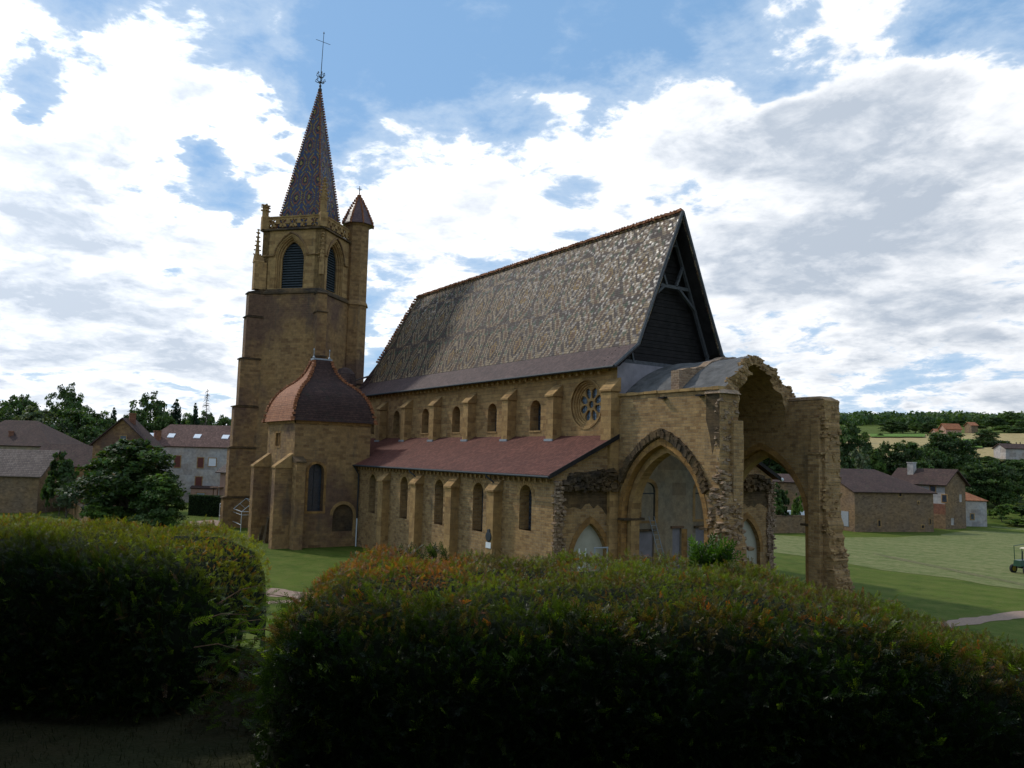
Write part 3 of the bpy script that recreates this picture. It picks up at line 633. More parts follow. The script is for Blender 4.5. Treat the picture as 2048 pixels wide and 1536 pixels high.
# open gable: recessed boarding, truss
gb = MB(); k = 0; z = 15.3
def yl(z): return 1.36+(z-16.7)/2.399 if z > 16.7 else 1.36-(16.7-z)*1.256
while z < 26.2:
    z1 = z+.26; gb.box(-1.2-.03*(k % 2), -1.1-.03*(k % 2)+random.uniform(-.01,.01), yl(z)+.24, W-yl(z)-.24, z, z1-.02); z = z1; k += 1
gb.build('gable_boarding', 'wood_dark', church)
gt = MB()
def beam(mb, a, b, w_=.2, d=.22):
    a, b = Vector(a), Vector(b); t = (b-a).normalized(); s_ = t.cross(X).normalized()*w_/2; n = X*d/2
    mb.hull([a-s_-n, a+s_-n, a+s_+n, a-s_+n], [b-s_-n, b+s_-n, b+s_+n, b-s_+n])
xg = -.55
for sg in (1, -1):
    f = (lambda y: y) if sg > 0 else (lambda y: W-y)
    beam(gt, (xg,f(.1),15.25), (xg,f(1.55),16.35), .2); beam(gt, (xg,f(1.72),16.6), (xg,f(5.5),25.8), .2)
    beam(gt, (xg+.03,f(4.4),23.0), (xg+.03,f(5.05),21.5), .16); beam(gt, (xg+.03,f(2.9),19.75), (xg+.03,f(4.75),21.3), .17)
    beam(gt, (xg+.03,f(1.6),16.9), (xg+.03,f(1.9),15.6), .14)
beam(gt, (xg-.03,3.45,21.4), (xg-.03,W-3.45,21.4), .24); beam(gt, (xg-.03,4.75,24.5), (xg-.03,W-4.75,24.5), .16); beam(gt, (xg-.03,.2,15.55), (xg-.03,W-.2,15.55), .28)
gt.build('gable_truss', 'timber', church)
# small link roofs between nave and tower
mb = MB(); mb.lathe((-44.9,-1.3,0), [(1.25,10),(1.25,16.3),(1.5,16.3),(1.25,17.6),(.7,18.2),(.05,18.4)], 8); mb.build('stair_turret', 'roof_dark', church)
mb = MB(); mb.box(-45.6,-44.4,-.1,1.3,16.5,16.62); slab(mb, [Vector((-45.8,-.5,16.9)), Vector((-43.9,-.5,16.9)), Vector((-43.9,1.9,17.75)), Vector((-45.8,1.9,17.75))], .12); mb.tube([(-44.6,-.2,15),(-44.6,-.2,16.9)], .08); mb.build('link_roof', 'roof_dark', church)
base(church, (-20, 0, 0))

# ================================================================== RUINED CROSSING
ruin = thing('ruined_crossing', 'broken bay of ochre masonry with tall pointed arches and open stub of vault', 'ruin')
def ragged(y0, y1, x0, x1, amp, n=34):
    return [(x0+(x1-x0)*(k/n)**1.0+random.uniform(-amp, amp), y0+(y1-y0)*k/n) for k in range(n+1)]
def ruin_wall(o, un, xend_top, xend_low, bulge_z, parapet, inner):
    mb = MB(); outer = [(.28,0)]
    right = []
    for k in range(48):
        z = 12.9*k/47; f_ = max(0, 1-z/bulge_z)**1.3; right.append((xend_top+(xend_low-xend_top)*f_+random.uniform(-.12,.12)*(1 if z < bulge_z else .35), z))
    outer += [(right[0][0],0)]+right[1:]+[(xend_top-.15,13.03),(xend_top-.6,13.1),(.28,13.1)]
    mb.plate(outer, [arch(4.25,3.92,.02,4.9,n=16,pointed=True,zap=10.16)], o, X, Z, un, 1.6)
    return mb
Vn = Vector((0,1,0)); Vs = Vector((0,-1,0))
nw = ruin_wall((0,0,0), Vn, 9.0, 10.1, 8.5, True, False)
nwo = nw.build('north_arch_wall', 'stone_rough', ruin)
sw = ruin_wall((0,W,0), Vs, 9.35, 10.3, 6.0, True, False); swo = sw.build('south_arch_wall', 'stone_rough', ruin)
def order(o, un, hw, zap, depth0, thick, m, hw_in, zap_in, parent, stones=False):
    mb = MB(); A = arch(4.25,hw,.02,4.9,n=14,pointed=True,zap=zap); B = arch(4.25,hw_in,.02,4.9,n=14,pointed=True,zap=zap_in)
    oo = Vector(o)+Vector(un)*depth0
    i = len(A)-1; mb.plate([B[0], A[0], A[-1], B[-1]], [], oo, X, Z, un, thick)
    for i in range(1, len(A)):
        a, b, c_, d_ = B[i], A[i], A[(i+1) % len(A)], B[(i+1) % len(A)]
        if i+1 == len(A): break
        mb.plate([a, b, c_, d_], [], oo-Vector(un)*random.uniform(0,.015), X, Z, un, thick)
    return mb.build('arch_order', m, parent)
for o, un, par in (((0,0,0), Vn, nwo), ((0,W-1.6,0), Vn, swo)):
    order(o, un, 3.93, 10.17, -.03, .5, 'stone_orange', 3.6, 9.72, par)
    order(o, un, 3.62, 9.74, .52, .75, 'stone_trim', 3.25, 9.25, par)
    for sx in (.38+.05, 8.17-.55-.05): im = MB(); im.box(sx-.05, sx+.6, (o[1]-.12), o[1]+1.72, 4.75, 4.9); im.build('impost', 'stone_black', par)
# blackened hood of rough voussoirs over the north arch
hd = MB(); R1 = arch(4.25,3.95,.02,4.9,n=24,pointed=True,zap=10.19); R2 = arch(4.25,4.42,.02,4.9,n=24,pointed=True,zap=10.78)
for i in range(2, len(R1)-1):
    if R1[i][1] > 7.2: hd.plate([R1[i],R2[i],R2[i+1],R1[i+1]], [], (0,-.12-random.random()*.05,0), X, Z, Vn, .15)
A = arch(4.25,4.2,.02,4.9,n=60,pointed=True,zap=10.5)
L_ = A[2:]
i = 0
while i < len(L_)-1:
    p, q = L_[i], L_[i+1]
    tx, tz = q[0]-p[0], q[1]-p[1]; l = math.hypot(tx, tz); nx, nz = tz/l, -tx/l
    if p[1] > (7.0 if p[0] > 4.25 else 7.4):
        w_ = random.uniform(.30,.55); a = (p[0]+nx*.02*0, p[1]); pr = random.uniform(.16,.30)
        nx, nz = (p[0]-4.25)/4.2, .0
        ang = math.atan2(p[1]-4.9+1.2, p[0]-4.25); nx, nz = math.cos(ang), math.sin(ang)
        a = Vector((p[0]-nx*.25, -pr, p[1]-nz*.25)); b = a+Vector((nx*w_,0,nz*w_)); s_ = Vector((-nz,0,nx))*random.uniform(.07,.13)
        hd.hull([a-s_, a+s_, a+s_+Vector((0,pr+.02,0)), a-s_+Vector((0,pr+.02,0))], [b-s_*1.2, b+s_*1.2, b+s_*1.2+Vector((0,pr+.02,0)), b-s_*1.2+Vector((0,pr+.02,0))])
    i += 1
hd.build('hood_moulding', 'stone_black', nwo)
# coping of north wall
cp = MB(); x = -.0
while x < 8.8: l = random.uniform(.4,.8); cp.box(x, min(x+l-.012,9.0), -.13+random.uniform(-.02,.02), .5, 12.98+random.uniform(-.02,.02), 13.12+random.uniform(0,.06)); x += l
cp.build('coping', 'stone_trim', nwo)
for x in (4.3, 7.4): pp = MB(); pp.box(x, x+.45, -.35, -.003, 12.62, 12.72); pp.build('projecting_beam', 'wood_dark', nwo)
# broken pier: torn masonry on the north wall's end
bp = MB()
for k in range(900):
    z = random.uniform(.0,1)**1.0*12.4; f_ = max(0, 1-z/8.5)**1.2
    side = random.random()
    if side < .75:   # end face, bulging into the room towards the foot
        yc = random.uniform(.1, 1.6+1.1*f_); xx = 8.75+1.35*f_+random.uniform(-.2,.18)
        if yc > 1.6: xx -= random.uniform(0,1.0)
    else:            # torn strip on the outer face
        if z > 8.6: continue
        yc = random.uniform(-.12,.1); xx = random.uniform(8.25 if z > 5 else 8.3, 9.3+1.0*f_); 
        if z > 6.5 and xx < 8.25+(z-6.5)*.35: continue
    bp.rock((xx, yc, z), (random.uniform(.16,.42), random.uniform(.16,.4), random.uniform(.07,.2)), .32)
bp.build('torn_masonry', 'stone_pink', nwo)
ps = MB(); ps.prism([(8.35,.9),(9.25,.9),(9.25,1.75),(8.35,1.75)], 5.0, 11.2); ps.prism([(8.4,1.5),(9.0,1.5),(9.0,2.1),(8.4,2.1)], 8.3, 10.4); ps.build('inner_pilaster', 'stone_rough', nwo)
cpn = MB(); cpn.prism([(7.9,-.14),(9.15,-.14),(9.3,.3),(9.2,1.65),(7.9,1.65)], 12.75, 13.0, top=[(8.0,-.02),(8.95,-.02),(9.05,.4),(9.0,1.5),(8.0,1.5)]); cpn.build('weathered_cap', 'stone_pink', nwo)
bk = MB(); bk.plate([(7.95,11.2),(8.2,10.4),(8.45,9.2),(8.7,10.0),(8.98,9.5),(8.98,12.72),(7.95,12.72)], [], (0,-.008,0), X, Z, Vn, .02); bk.build('sooty_pier_head', 'stone_black', nwo)
bp = MB()
for k in range(360):
    z = random.uniform(0,12.7); f_ = max(0, 1-z/6)**1.2; bp.rock((9.2+1.0*f_+random.uniform(-.2,.10), random.uniform(9.4,11.1), z), (random.uniform(.16,.36), random.uniform(.18,.42), random.uniform(.08,.2)), .3)
bp.build('torn_masonry', 'stone_rough', swo)
ps = MB(); ps.prism([(8.35,9.1),(9.15,9.1),(9.15,9.55),(8.35,9.55)], 0, 9.4); ps.prism([(8.5,9.2),(9.1,9.2),(9.1,9.5),(8.5,9.5)], 9.4, 11.8); ps.box(8.3,9.35,9.04,9.52,9.4,9.55); ps.build('inner_pilaster', 'stone_rough', swo)
cpn = MB(); cpn.prism([(6.6,9.45),(9.2,9.45),(9.2,11.14),(6.6,11.14)], 12.98, 13.2, top=[(6.6,9.7),(8.9,9.7),(8.9,10.9),(6.6,10.9)]); cpn.build('coping', 'stone_pink', swo)
# vault stub
def vout(s): return (5.55+5.1*s, 12.95+2.65*(1-abs(s)**1.75))
def vin(s): return (5.55+3.95*s, 10.9+4.15*max(0, 1-s*s)**.55)
def xb(s):
    return 8.75-1.9*sm(s, -.85, .1)-.35*sm(s, .1, .7)+.18*math.sin(s*17)+.12*math.sin(s*41+1)
vm = MB(); NS = 44; XS = 12
for i in range(NS):
    s0, s1 = -1+2*i/NS, -1+2*(i+1)/NS
    for j in range(XS):
        t0, t1 = j/XS, (j+1)/XS
        def P_(fn, s_, t): y, z = fn(s_); xx = .02+(xb(s_)-.02)*t; return Vector((xx, y, z+.05*math.sin(xx*2.1+s_*6)+.03*math.sin(xx*5.3)))
        vm.mi = 0; vm.face([P_(vout,s0,t0), P_(vout,s0,t1), P_(vout,s1,t1), P_(vout,s1,t0)])
        vm.mi = 1; vm.face([P_(vin,s0,t0), P_(vin,s1,t0), P_(vin,s1,t1), P_(vin,s0,t1)])
    vm.mi = 1; vm.face([P_(vout,s0,1), P_(vin,s0,1), P_(vin,s1,1), P_(vout,s1,1)])
vo = vm.build('vault', ['cement', 'stone_rough'], ruin, smooth=True)
vt = MB()
for i in range(170):
    s_ = random.uniform(-1,.92); y0, z0 = vout(s_); y1, z1 = vin(s_); k = random.random()**2
    vt.rock((xb(s_)+random.uniform(-.12,.02), y0+(y1-y0)*k, z0+(z1-z0)*k), (random.uniform(.10,.22), random.uniform(.12,.28), random.uniform(.08,.17)), .3)
vt.build('broken_edge', 'stone_rough', vo)
# raised rib wall across the back of the vault
rb = MB(); NR = 26
for i in range(NR):
    s0, s1 = -.97+1.5*i/NR, -.97+1.5*(i+1)/NR
    def rp(s_, x_, up): y, z = vout(s_); return Vector((x_, y, z-.3 if not up else max(z+.12, 14.45+.17*(y-.5))+.05*math.sin(s_*29)))
    a = [rp(s0,4.45,0), rp(s0,5.15,0), rp(s1,5.15,0), rp(s1,4.45,0)]; b = [rp(s0,4.45,1), rp(s0,5.15,1), rp(s1,5.15,1), rp(s1,4.45,1)]; rb.hull(a, b)
rb.build('cross_rib', 'stone_pink', ruin)
base(ruin, (5, 5.5, 0))


# ================================================================== BELL TOWER (built in its own frame: near corner = +x, turret corner = +y)
TC = Vector((-51.9,-3.75,0))
tower = thing('bell_tower', 'tall square bell tower with patterned tile spire, corner buttresses and slender stair turret', 'tower', TC)
tower.rotation_euler = (0,0,R(-4))
c45 = math.sqrt(.5)
def dia(r_): return [(r_,0),(0,r_),(-r_,0),(0,-r_)]
mb = MB(); mb.prism(dia(6.02), 0, 3.4, top=dia(6.02)); mb.prism(dia(5.95), 3.4, 26.8, top=dia(5.88)); mb.build('shaft', 'stone_dark', tower)
mb = MB(); mb.prism(dia(6.12), 26.8, 27.0); mb.prism(dia(6.1), 27.0, 27.45, top=dia(5.55)); mb.build('string_course', 'stone_black', tower)
up = MB(); S_ = 5.5*math.sqrt(2)
faces = {'left': (Vector((0,-5.5,0)), Vector((c45,c45,0)), Vector((-c45,c45,0)), 3.80), 'right': (Vector((5.5,0,0)), Vector((-c45,c45,0)), Vector((-c45,-c45,0)), 3.35),
         'back': (Vector((0,5.5,0)), Vector((-c45,-c45,0)), Vector((c45,-c45,0)), 3.9), 'far': (Vector((-5.5,0,0)), Vector((c45,-c45,0)), Vector((c45,c45,0)), 3.9)}
for k, (o, ux, un, cx_) in faces.items():
    up.plate([(0,27.3),(S_,27.3),(S_,34.4),(0,34.4)], [arch(cx_,1.95,27.5,30.9,n=12,pointed=True,zap=33.75)], o, ux, Z, un, .9)
up.build('belfry_wall', 'stone_trim', tower)
for k, (o, ux, un, cx_) in faces.items():
    if k in ('back', 'far'): 
        q = MB(); q.plate(arch(cx_,1.95,27.5,30.9,pointed=True,zap=33.75), [], o+un*.5, ux, Z, un, .1); q.build('louvre', 'louvre', tower); continue
    fr = MB()
    for i, (h0, h1, z0, z1, dp) in enumerate(((1.97,1.80,33.77,33.58,.10),(1.82,1.62,33.60,33.38,.3),(1.64,1.42,33.40,33.15,.5))):
        fr.plate(arch(cx_,h0,27.46,30.9,n=12,pointed=True,zap=z0), [arch(cx_,h1,27.5,30.9,n=12,pointed=True,zap=z1)], o+un*dp, ux, Z, un, .2)
    fo = fr.build('bell_opening', 'stone_trim', tower)
    lv = MB(); z = 27.6
    while z < 33.0:
        hw = 1.41 if z < 30.9 else max(.15, 1.41*math.sqrt(max(0, 1-((z-30.7)/2.5)**2)))
        a = o+ux*(cx_-hw)+un*.66; b = o+ux*(cx_+hw)+un*.66
        lv.hull([a+Z*z, b+Z*z, b+un*.28+Z*(z+.26), a+un*.28+Z*(z+.26)], [a+Z*(z+.05), b+Z*(z+.05), b+un*.28+Z*(z+.31), a+un*.28+Z*(z+.31)]); z += .3
    lv.build('louvre', 'louvre', fo)
    bk_ = MB(); bk_.plate(arch(cx_,1.5,27.46,30.9,n=12,pointed=True,zap=33.3), [], o+un*.98, ux, Z, un, .03); bk_.build('louvre_backing', 'wood_dark', fo)
    hm = MB(); A = arch(cx_,2.2,27.4,30.9,n=14,pointed=True,zap=34.12)
    pts = [o+ux*p[0]+Z*p[1]-un*.1 for p in A[2:]]
    pts = [p for p in pts if p.z > 31.3]; hm.tube(pts, .11, 6)
    lo, hi = pts[0], pts[-1]
    u_lo = (lo-o).dot(ux); u_hi = (hi-o).dot(ux)
    for a_, b_ in ((min(u_lo,u_hi), .0), (max(u_lo,u_hi), S_ if k == 'left' else 6.4)):
        if abs(a_-b_) > .1: hm.tube([o+ux*a_-un*.1+Z*31.4, o+ux*b_-un*.1+Z*31.4], .1, 6)
    hm.build('hood_moulding', 'stone_dark', fo)
    sl_ = MB(); a = o+ux*(cx_-1.9)-un*.05; b = o+ux*(cx_+1.9)-un*.05; sl_.hull([a+Z*27.3, b+Z*27.3, b+un*.9+Z*27.3, a+un*.9+Z*27.3], [a+Z*27.38, b+Z*27.38, b+un*.9+Z*27.72, a+un*.9+Z*27.72]); sl_.build('sill', 'metal_grey', fo)
mb = MB(); mb.prism(dia(5.85), 34.38, 34.52); mb.prism(dia(5.85), 34.52, 34.66, top=dia(5.62)); mb.build('string_course', 'stone_black', tower)
def crocketed(mb, c, w_, z0, z1, z2, nck=5):
    x_, y_ = c; h = w_/2
    mb.prism([(x_+h,y_),(x_,y_+h),(x_-h,y_),(x_,y_-h)], z0, z1)
    mb.prism([(x_+h*1.2,y_),(x_,y_+h*1.2),(x_-h*1.2,y_),(x_,y_-h*1.2)], z1, z1+.12)
    mb.prism([(x_+h,y_),(x_,y_+h),(x_-h,y_),(x_,y_-h)], z1+.12, z2, top=[(x_+.05,y_),(x_,y_+.05),(x_-.05,y_),(x_,y_-.05)])
    for i in range(nck):
        f_ = (i+.4)/nck; zz = z1+.15+(z2-z1-.2)*f_; rr = h*(1-f_)+.1
        for dx, dy in ((1,0),(0,1),(-1,0),(0,-1)): mb.rock((x_+dx*rr, y_+dy*rr, zz), (.17,.17,.14), .2)
    mb.rock((x_,y_,z2), (.26,.26,.16), .15)
for k, (o, ux, un, cx_) in faces.items():
    pr_ = MB(); o2 = o-un*.0; nb = 5; bw_ = (S_-.9)/nb; holes = []
    for i in range(nb):
        cx2 = .45+bw_*(i+.5); cz = 35.27; hw, hh = bw_/2-.11, .5
        for j in range(4):
            a = j*PI/2+PI/4; mx_, mz_ = cx2+math.cos(a)*hw*.58, cz+math.sin(a)*hh*.6; rot = a*(1)
            holes.append([(mx_+math.cos(rot)*.27*math.cos(t)-math.sin(rot)*.155*math.sin(t), mz_+math.sin(rot)*.27*math.cos(t)+math.cos(rot)*.155*math.sin(t)) for t in [q*2*PI/10 for q in range(10)]])
        for dx, dz in ((0,.4),(0,-.4)): holes.append([(cx2+dx+.12*math.cos(t), cz+dz+.1*math.sin(t)) for t in [q*2*PI/6 for q in range(6)]])
    pr_.plate([(0,34.6),(S_,34.6),(S_,35.95),(0,35.95)], holes, o2, ux, Z, un, .2)
    a, b = o-un*.07-ux*.07, o-un*.07+ux*(S_+.07); pr_.hull([a+Z*35.95, b+Z*35.95, b+un*.34+Z*35.95, a+un*.34+Z*35.95], [a+Z*36.1, b+Z*36.1, b+un*.34+Z*36.1, a+un*.34+Z*36.1])
    pr_.build('parapet', 'stone_trim', tower)
pn = MB(); pn.prism([(5.75,-.42),(5.75,.42),(4.9,.42),(4.9,-.42)], 34.6, 36.3); crocketed(pn, (5.3,0), .8, 36.2, 37.8, 40.4, 6); pn.build('pinnacle', 'stone_trim', tower)
pn = MB(); pn.prism([(.42,-5.75),(.42,-4.95),(-.42,-4.95),(-.42,-5.75)], 34.6, 36.2); pn.prism([(.38,-5.35),(0,-4.97),(-.38,-5.35),(0,-5.73)], 36.2, 37.5)
for zz, rr in ((36.9,.42),(37.3,.42),(37.55,.4)):
    for dx, dy in ((1,0),(0,1),(-1,0),(0,-1)): pn.rock((dx*rr, -5.35+dy*rr, zz), (.24,.24,.14), .2)
pn.rock((0,-5.35,37.55), (.7,.7,.14), .1); pn.build('pinnacle', 'stone_trim', tower)
pn = MB(); crocketed(pn, (0,-6.05), .55, 30.6, 31.2, 34.5, 6); pn.build('pinnacle', 'stone_trim', tower)
pn = MB(); crocketed(pn, (5.62,0), .6, 29.0, 30.6, 33.8, 6); pn.build('pinnacle', 'stone_trim', tower)
def stages(dirv, wd, lst, z_over=.12):
    """diagonal buttress with offset stages: lst of (z0,z1,ext)"""
    d = Vector((*dirv, 0)); p = Vector((-d.y, d.x, 0)); mb = MB(); caps_ = []
    for (z0, z1, ext), nxt in zip(lst, lst[1:]+[None]):
        a = d*4.6; b = d*ext; h = wd/2
        mb.hull([a-p*h+Z*z0, b-p*h+Z*z0, b+p*h+Z*z0, a+p*h+Z*z0], [a-p*h+Z*z1, b-p*h+Z*z1, b+p*h+Z*z1, a+p*h+Z*z1])
        ne = nxt[2] if nxt else 5.3; b2 = d*(ext+.14); h2 = h+.1; b3 = d*ne; sl = .12 if nxt else .5; cp_ = MB(); caps_.append(cp_)
        cp_.hull([a-p*h2+Z*(z1+.003), b2-p*h2+Z*(z1+.003), b2+p*h2+Z*(z1+.003), a+p*h2+Z*(z1+.003)], [a-p*h2+Z*(z1+.12), b2-p*h2+Z*(z1+.12), b2+p*h2+Z*(z1+.12), a+p*h2+Z*(z1+.12)])
        cp_.hull([a-p*h+Z*(z1+.12), b2-p*h+Z*(z1+.12), b2+p*h+Z*(z1+.12), a+p*h+Z*(z1+.12)], [a-p*h+Z*(z1+sl+.12), b3-p*h+Z*(z1+sl+.12), b3+p*h+Z*(z1+sl+.12), a+p*h+Z*(z1+sl+.12)])
    o = mb.build('buttress', 'stone_dark', tower); [c_.build('offset_cap', 'stone_black', o) for c_ in caps_]
stages((0,-1), 1.5, [(0,3.3,8.35),(3.3,8.9,8.0),(8.9,13.6,7.75),(13.6,19.1,7.35),(19.1,24.0,6.98),(24.0,26.8,6.85)])
stages((1,0), 1.1, [(0,13.0,7.4),(13.0,19.3,7.1),(19.3,24.4,6.85),(24.4,26.6,6.6)])
stages((-1,0), 1.3, [(0,13.6,7.6),(13.6,24.0,7.0)])
bb = MB(); bb.box(-.55,.55,-6.35,-5.0,27.4,30.6); bb.hull([Vector((-.6,-6.42,30.6)),Vector((.6,-6.42,30.6)),Vector((.6,-5.3,30.6)),Vector((-.6,-5.3,30.6))],[Vector((-.05,-6.4,31.5)),Vector((.05,-6.4,31.5)),Vector((.05,-5.3,31.5)),Vector((-.05,-5.3,31.5))]); bb.build('upper_buttress', 'stone_trim', tower)
tu = MB(); tcx, tcy = .1, 5.95
tu.lathe((tcx,tcy,0), [(1.62,0),(1.56,26.8)], 8); tu.lathe((tcx,tcy,0), [(1.75,26.75),(1.72,26.95),(1.5,27.35)], 8); tu.lathe((tcx,tcy,0), [(1.48,27.3),(1.46,37.0)], 8); tu.lathe((tcx,tcy,0), [(1.52,36.75),(1.72,37.05)], 8)
to = tu.build('stair_turret', 'stone_dark', tower)
tr_ = MB(); tr_.lathe((tcx,tcy,0), [(2.0,36.98),(1.97,37.1),(1.35,38.6),(.06,41.0)], 8); tr_.build('turret_roof', 'roof_turret', to)
for k in range(8):
    hp = MB(); a = k*PI/4
    ax_ = Vector((1,0,0)) 
    for i in range(12):
        f_ = i/12; 
        if f_ < .4: rr = 2.0-(2.0-1.35)*f_/.4; zz = 37.1+1.5*f_/.4
        else: rr = 1.35*(1-(f_-.4)/.6); zz = 38.6+2.4*(f_-.4)/.6
        # lathe vertices start on the y axis of its local frame
        b_ = Vector((0,0,1)).cross(Vector((1,0,0))); hp.rock((tcx+rr*math.sin(a), tcy-rr*math.cos(a), zz+.04), (.16,.16,.46), .1)
    hp.build('hip_tiles', 'roof_dome', to)
fi = MB(); fi.tube([(tcx,tcy,40.9),(tcx,tcy,42.1)], .045, 6); fi.box(tcx-.3,tcx+.3,tcy-.03,tcy+.03,41.5,41.56); fi.box(tcx-.03,tcx+.03,tcy-.3,tcy+.3,41.7,41.76); fi.lathe((tcx,tcy,41.1), [(.03,0),(.12,.1),(.03,.2)], 8); fi.build('turret_finial', 'iron', to)
sp = MB(); rs = 3.95; ap = Vector((.25,.3,53.3)); bs = [Vector((x_*rs, y_*rs, 35.1)) for x_, y_ in ((1,0),(0,1),(-1,0),(0,-1))]
for i in range(4):
    a, b = bs[i], bs[(i+1) % 4]; sp.face([a, b, b.lerp(ap,.995), a.lerp(ap,.995)])
sp.build('spire', 'roof_spire', tower)
mb = MB(); mb.prism(dia(5.5), 34.35, 34.45); mb.prism(dia(3.7), 34.45, 35.12); mb.build('spire_base', 'stone_dark', tower)
for b in bs:
    hk = MB()
    for i in range(58):
        p = b.lerp(ap, i/58); o_ = Vector((p.x-ap.x*i/58, p.y-ap.y*i/58, 0)); o_ = o_.normalized()*.07 if o_.length > 0 else o_; hk.rock(p+o_+Vector((0,0,.05)), (.16,.16,.2), .1)
    hk.build('hip_tiles', 'roof_dome', tower)
fi = MB(); fi.lathe((ap.x,ap.y,52.9), [(.22,0),(.25,.3),(.1,.5),(.16,.75),(.06,1.0)], 8); fi.tube([ap+Vector((0,0,.3)), ap+Vector((.02,.03,2.4)), ap+Vector((.05,.12,7.3))], [.05,.045,.03], 6)
for k in range(6):
    a = k*PI/3; d = Vector((math.cos(a), math.sin(a), 0))
    for z0, l, up_ in ((.8,.62,.35),(1.5,.5,.5)):
        fi.tube([ap+Z*z0, ap+d*l*.6+Z*(z0-.02), ap+d*l+Z*(z0+up_*.4), ap+d*l*.9+Z*(z0+up_), ap+d*l*.6+Z*(z0+up_*.8)], .05, 5)
cz_ = ap+Vector((.04,.09,6.0)); dr = Vector((.55,.75,-.38)); fi.tube([cz_-dr, cz_+dr], .03, 5); fi.lathe(ap+Vector((.05,.12,7.0)), [(.02,0),(.09,.15),(.02,.35)], 6); fi.build('weather_cross', 'iron', tower)

# ================================================================== DOMED CHAPEL
chap = thing('side_chapel', 'square stone chapel with bell-curved tile roof standing against the aisle in front of the tower', 'chapel')
x0, x1, y0, y1 = -38.6, -30.62, -11.6, -4.2
mb = MB(); mb.plate([(y0,0),(y1,0),(y1,11.55),(y0,11.55)], [arch(-9.4,.74,3.3,6.9), arch(-6.65,1.0,1.4,2.9)], (x1,0,0), Y, Z, Vector((-1,0,0)), .9)
mb.plate([(x0,0),(x1-.9,0),(x1-.9,11.55),(x0,11.55)], [[(-36.1,9.2),(-34.8,9.2),(-34.8,10.45),(-36.1,10.45)]], (0,y0,0), X, Z, Y, .9)
mb.box(x0,x0+.9,y0+.9,y1,0,11.55); mb.box(x0+.9,x1-.9,y1-.5,y1,0,11.55); mb.build('wall', 'stone_dark', chap)
q = MB(); q.box(x1-.75,x1-.7,-10.2,-8.6,3.2,7.8); wo = q.build('lancet_window', 'glass', chap)
q = MB()
for k in range(9): q.box(x1-.69,x1-.66,-10.15,-8.65,3.3+.5*k,3.33+.5*k)
q.box(x1-.7,x1-.65,-9.42,-9.38,3.3,7.6); q.build('glazing_bar', 'iron', wo)
q = MB(); q.plate(arch(-9.4,.98,3.1,6.9), [arch(-9.4,.745,3.3,6.9)], (x1+.02,0,0), Y, Z, Vector((-1,0,0)), .1); q.build('window_surround', 'stone_orange', wo)
q = MB(); q.plate(arch(-6.65,1.02,1.38,2.9), [], (x1-.18,0,0), Y, Z, Vector((-1,0,0)), .1); bo = q.build('blocked_doorway', 'stone_black', chap)
q = MB(); A = arch(-6.65,1.0,1.4,2.9)[2:]; B = arch(-6.65,1.3,1.4,2.9)[2:]
for i in range(len(A)-1): q.plate([A[i],B[i],B[i+1],A[i+1]], [], (x1+.03+random.random()*.03,0,0), Y, Z, Vector((-1,0,0)), .1)
q.plate([(-5.65,1.0),(-5.3,.8),(-5.35,2.9),(-5.65,2.9)], [], (x1+.02,0,0), Y, Z, Vector((-1,0,0)), .1); q.build('arch_stones', 'stone_trim', bo)
q = MB(); q.box(-36.1,-34.8,y0+.35,y0+.4,9.2,10.45); wo = q.build('square_window', 'glass', chap)
q = MB(); q.box(-35.5,-35.38,y0+.05,y0+.34,9.2,10.45); q.plate([(-36.3,9.0),(-34.6,9.0),(-34.6,10.65),(-36.3,10.65)], [[(-36.09,9.21),(-34.81,9.21),(-34.81,10.44),(-36.09,10.44)]], (0,y0-.03,0), X, Z, Y, .12); q.build('window_frame', 'stone_orange', wo)
def slope_butt(ax, a0, a1, b0, b1, zt, zw):
    """weathered pier: spans a0..a1 across, from wall b0 out to b1"""
    mb = MB(); f = (lambda a, b, z: Vector((a, b, z))) if ax == 'y' else (lambda a, b, z: Vector((b, a, z)))
    mb.hull([f(a0,b0,0),f(a1,b0,0),f(a1,b1,0),f(a0,b1,0)], [f(a0,b0,zt),f(a1,b0,zt),f(a1,b1,zt),f(a0,b1,zt)])
    o = mb.build('buttress', 'stone_dark', chap); c = MB(); e = .07; bo_ = b1+(b1-b0)/abs(b1-b0)*e
    c.hull([f(a0-e,b0,zt+.003),f(a1+e,b0,zt+.003),f(a1+e,bo_,zt+.003),f(a0-e,bo_,zt+.003)], [f(a0-e,b0,zw),f(a1+e,b0,zw),f(a1+e,bo_,zt+.14),f(a0-e,bo_,zt+.14)])
    c.build('sloped_cap', 'stone_black' if ax == 'x' else 'stone_trim', o); return o
slope_butt('y', -38.3,-37.4, y0+.1,-13.15, 7.15, 8.6); slope_butt('y', -31.75,-30.85, y0+.1,-13.15, 7.2, 8.65); slope_butt('x', -11.65,-10.8, x1-.1,-29.6, 7.7, 8.3)
q = MB(); q.box(x0-.1,x1+.1,y0-.1,y0-.003,11.3,11.55); q.box(x1+.003,x1+.1,y0-.1,y1,11.3,11.55); q.build('cornice', 'stone_orange', chap)
dm = MB(); dm2 = MB(); ccx, ccy, hx, hy = -34.6, -7.95, 4.32, 4.15
pf = [(1.0,11.55),(.985,11.75),(.965,12.15),(.94,12.6),(.905,13.05),(.86,13.5),(.80,13.95),(.73,14.35),(.645,14.72),(.55,15.05),(.455,15.32),(.37,15.62),(.295,15.95),(.23,16.35),(.175,16.8),(.13,17.25),(.10,17.7)]
def rect(f_, z): ax_ = hx*f_; ay = .55+(hy-.55)*(f_-.02); return [Vector((ccx-ax_,ccy-ay,z)),Vector((ccx+ax_,ccy-ay,z)),Vector((ccx+ax_,ccy+ay,z)),Vector((ccx-ax_,ccy+ay,z))]
rings = [rect(*p) for p in pf]
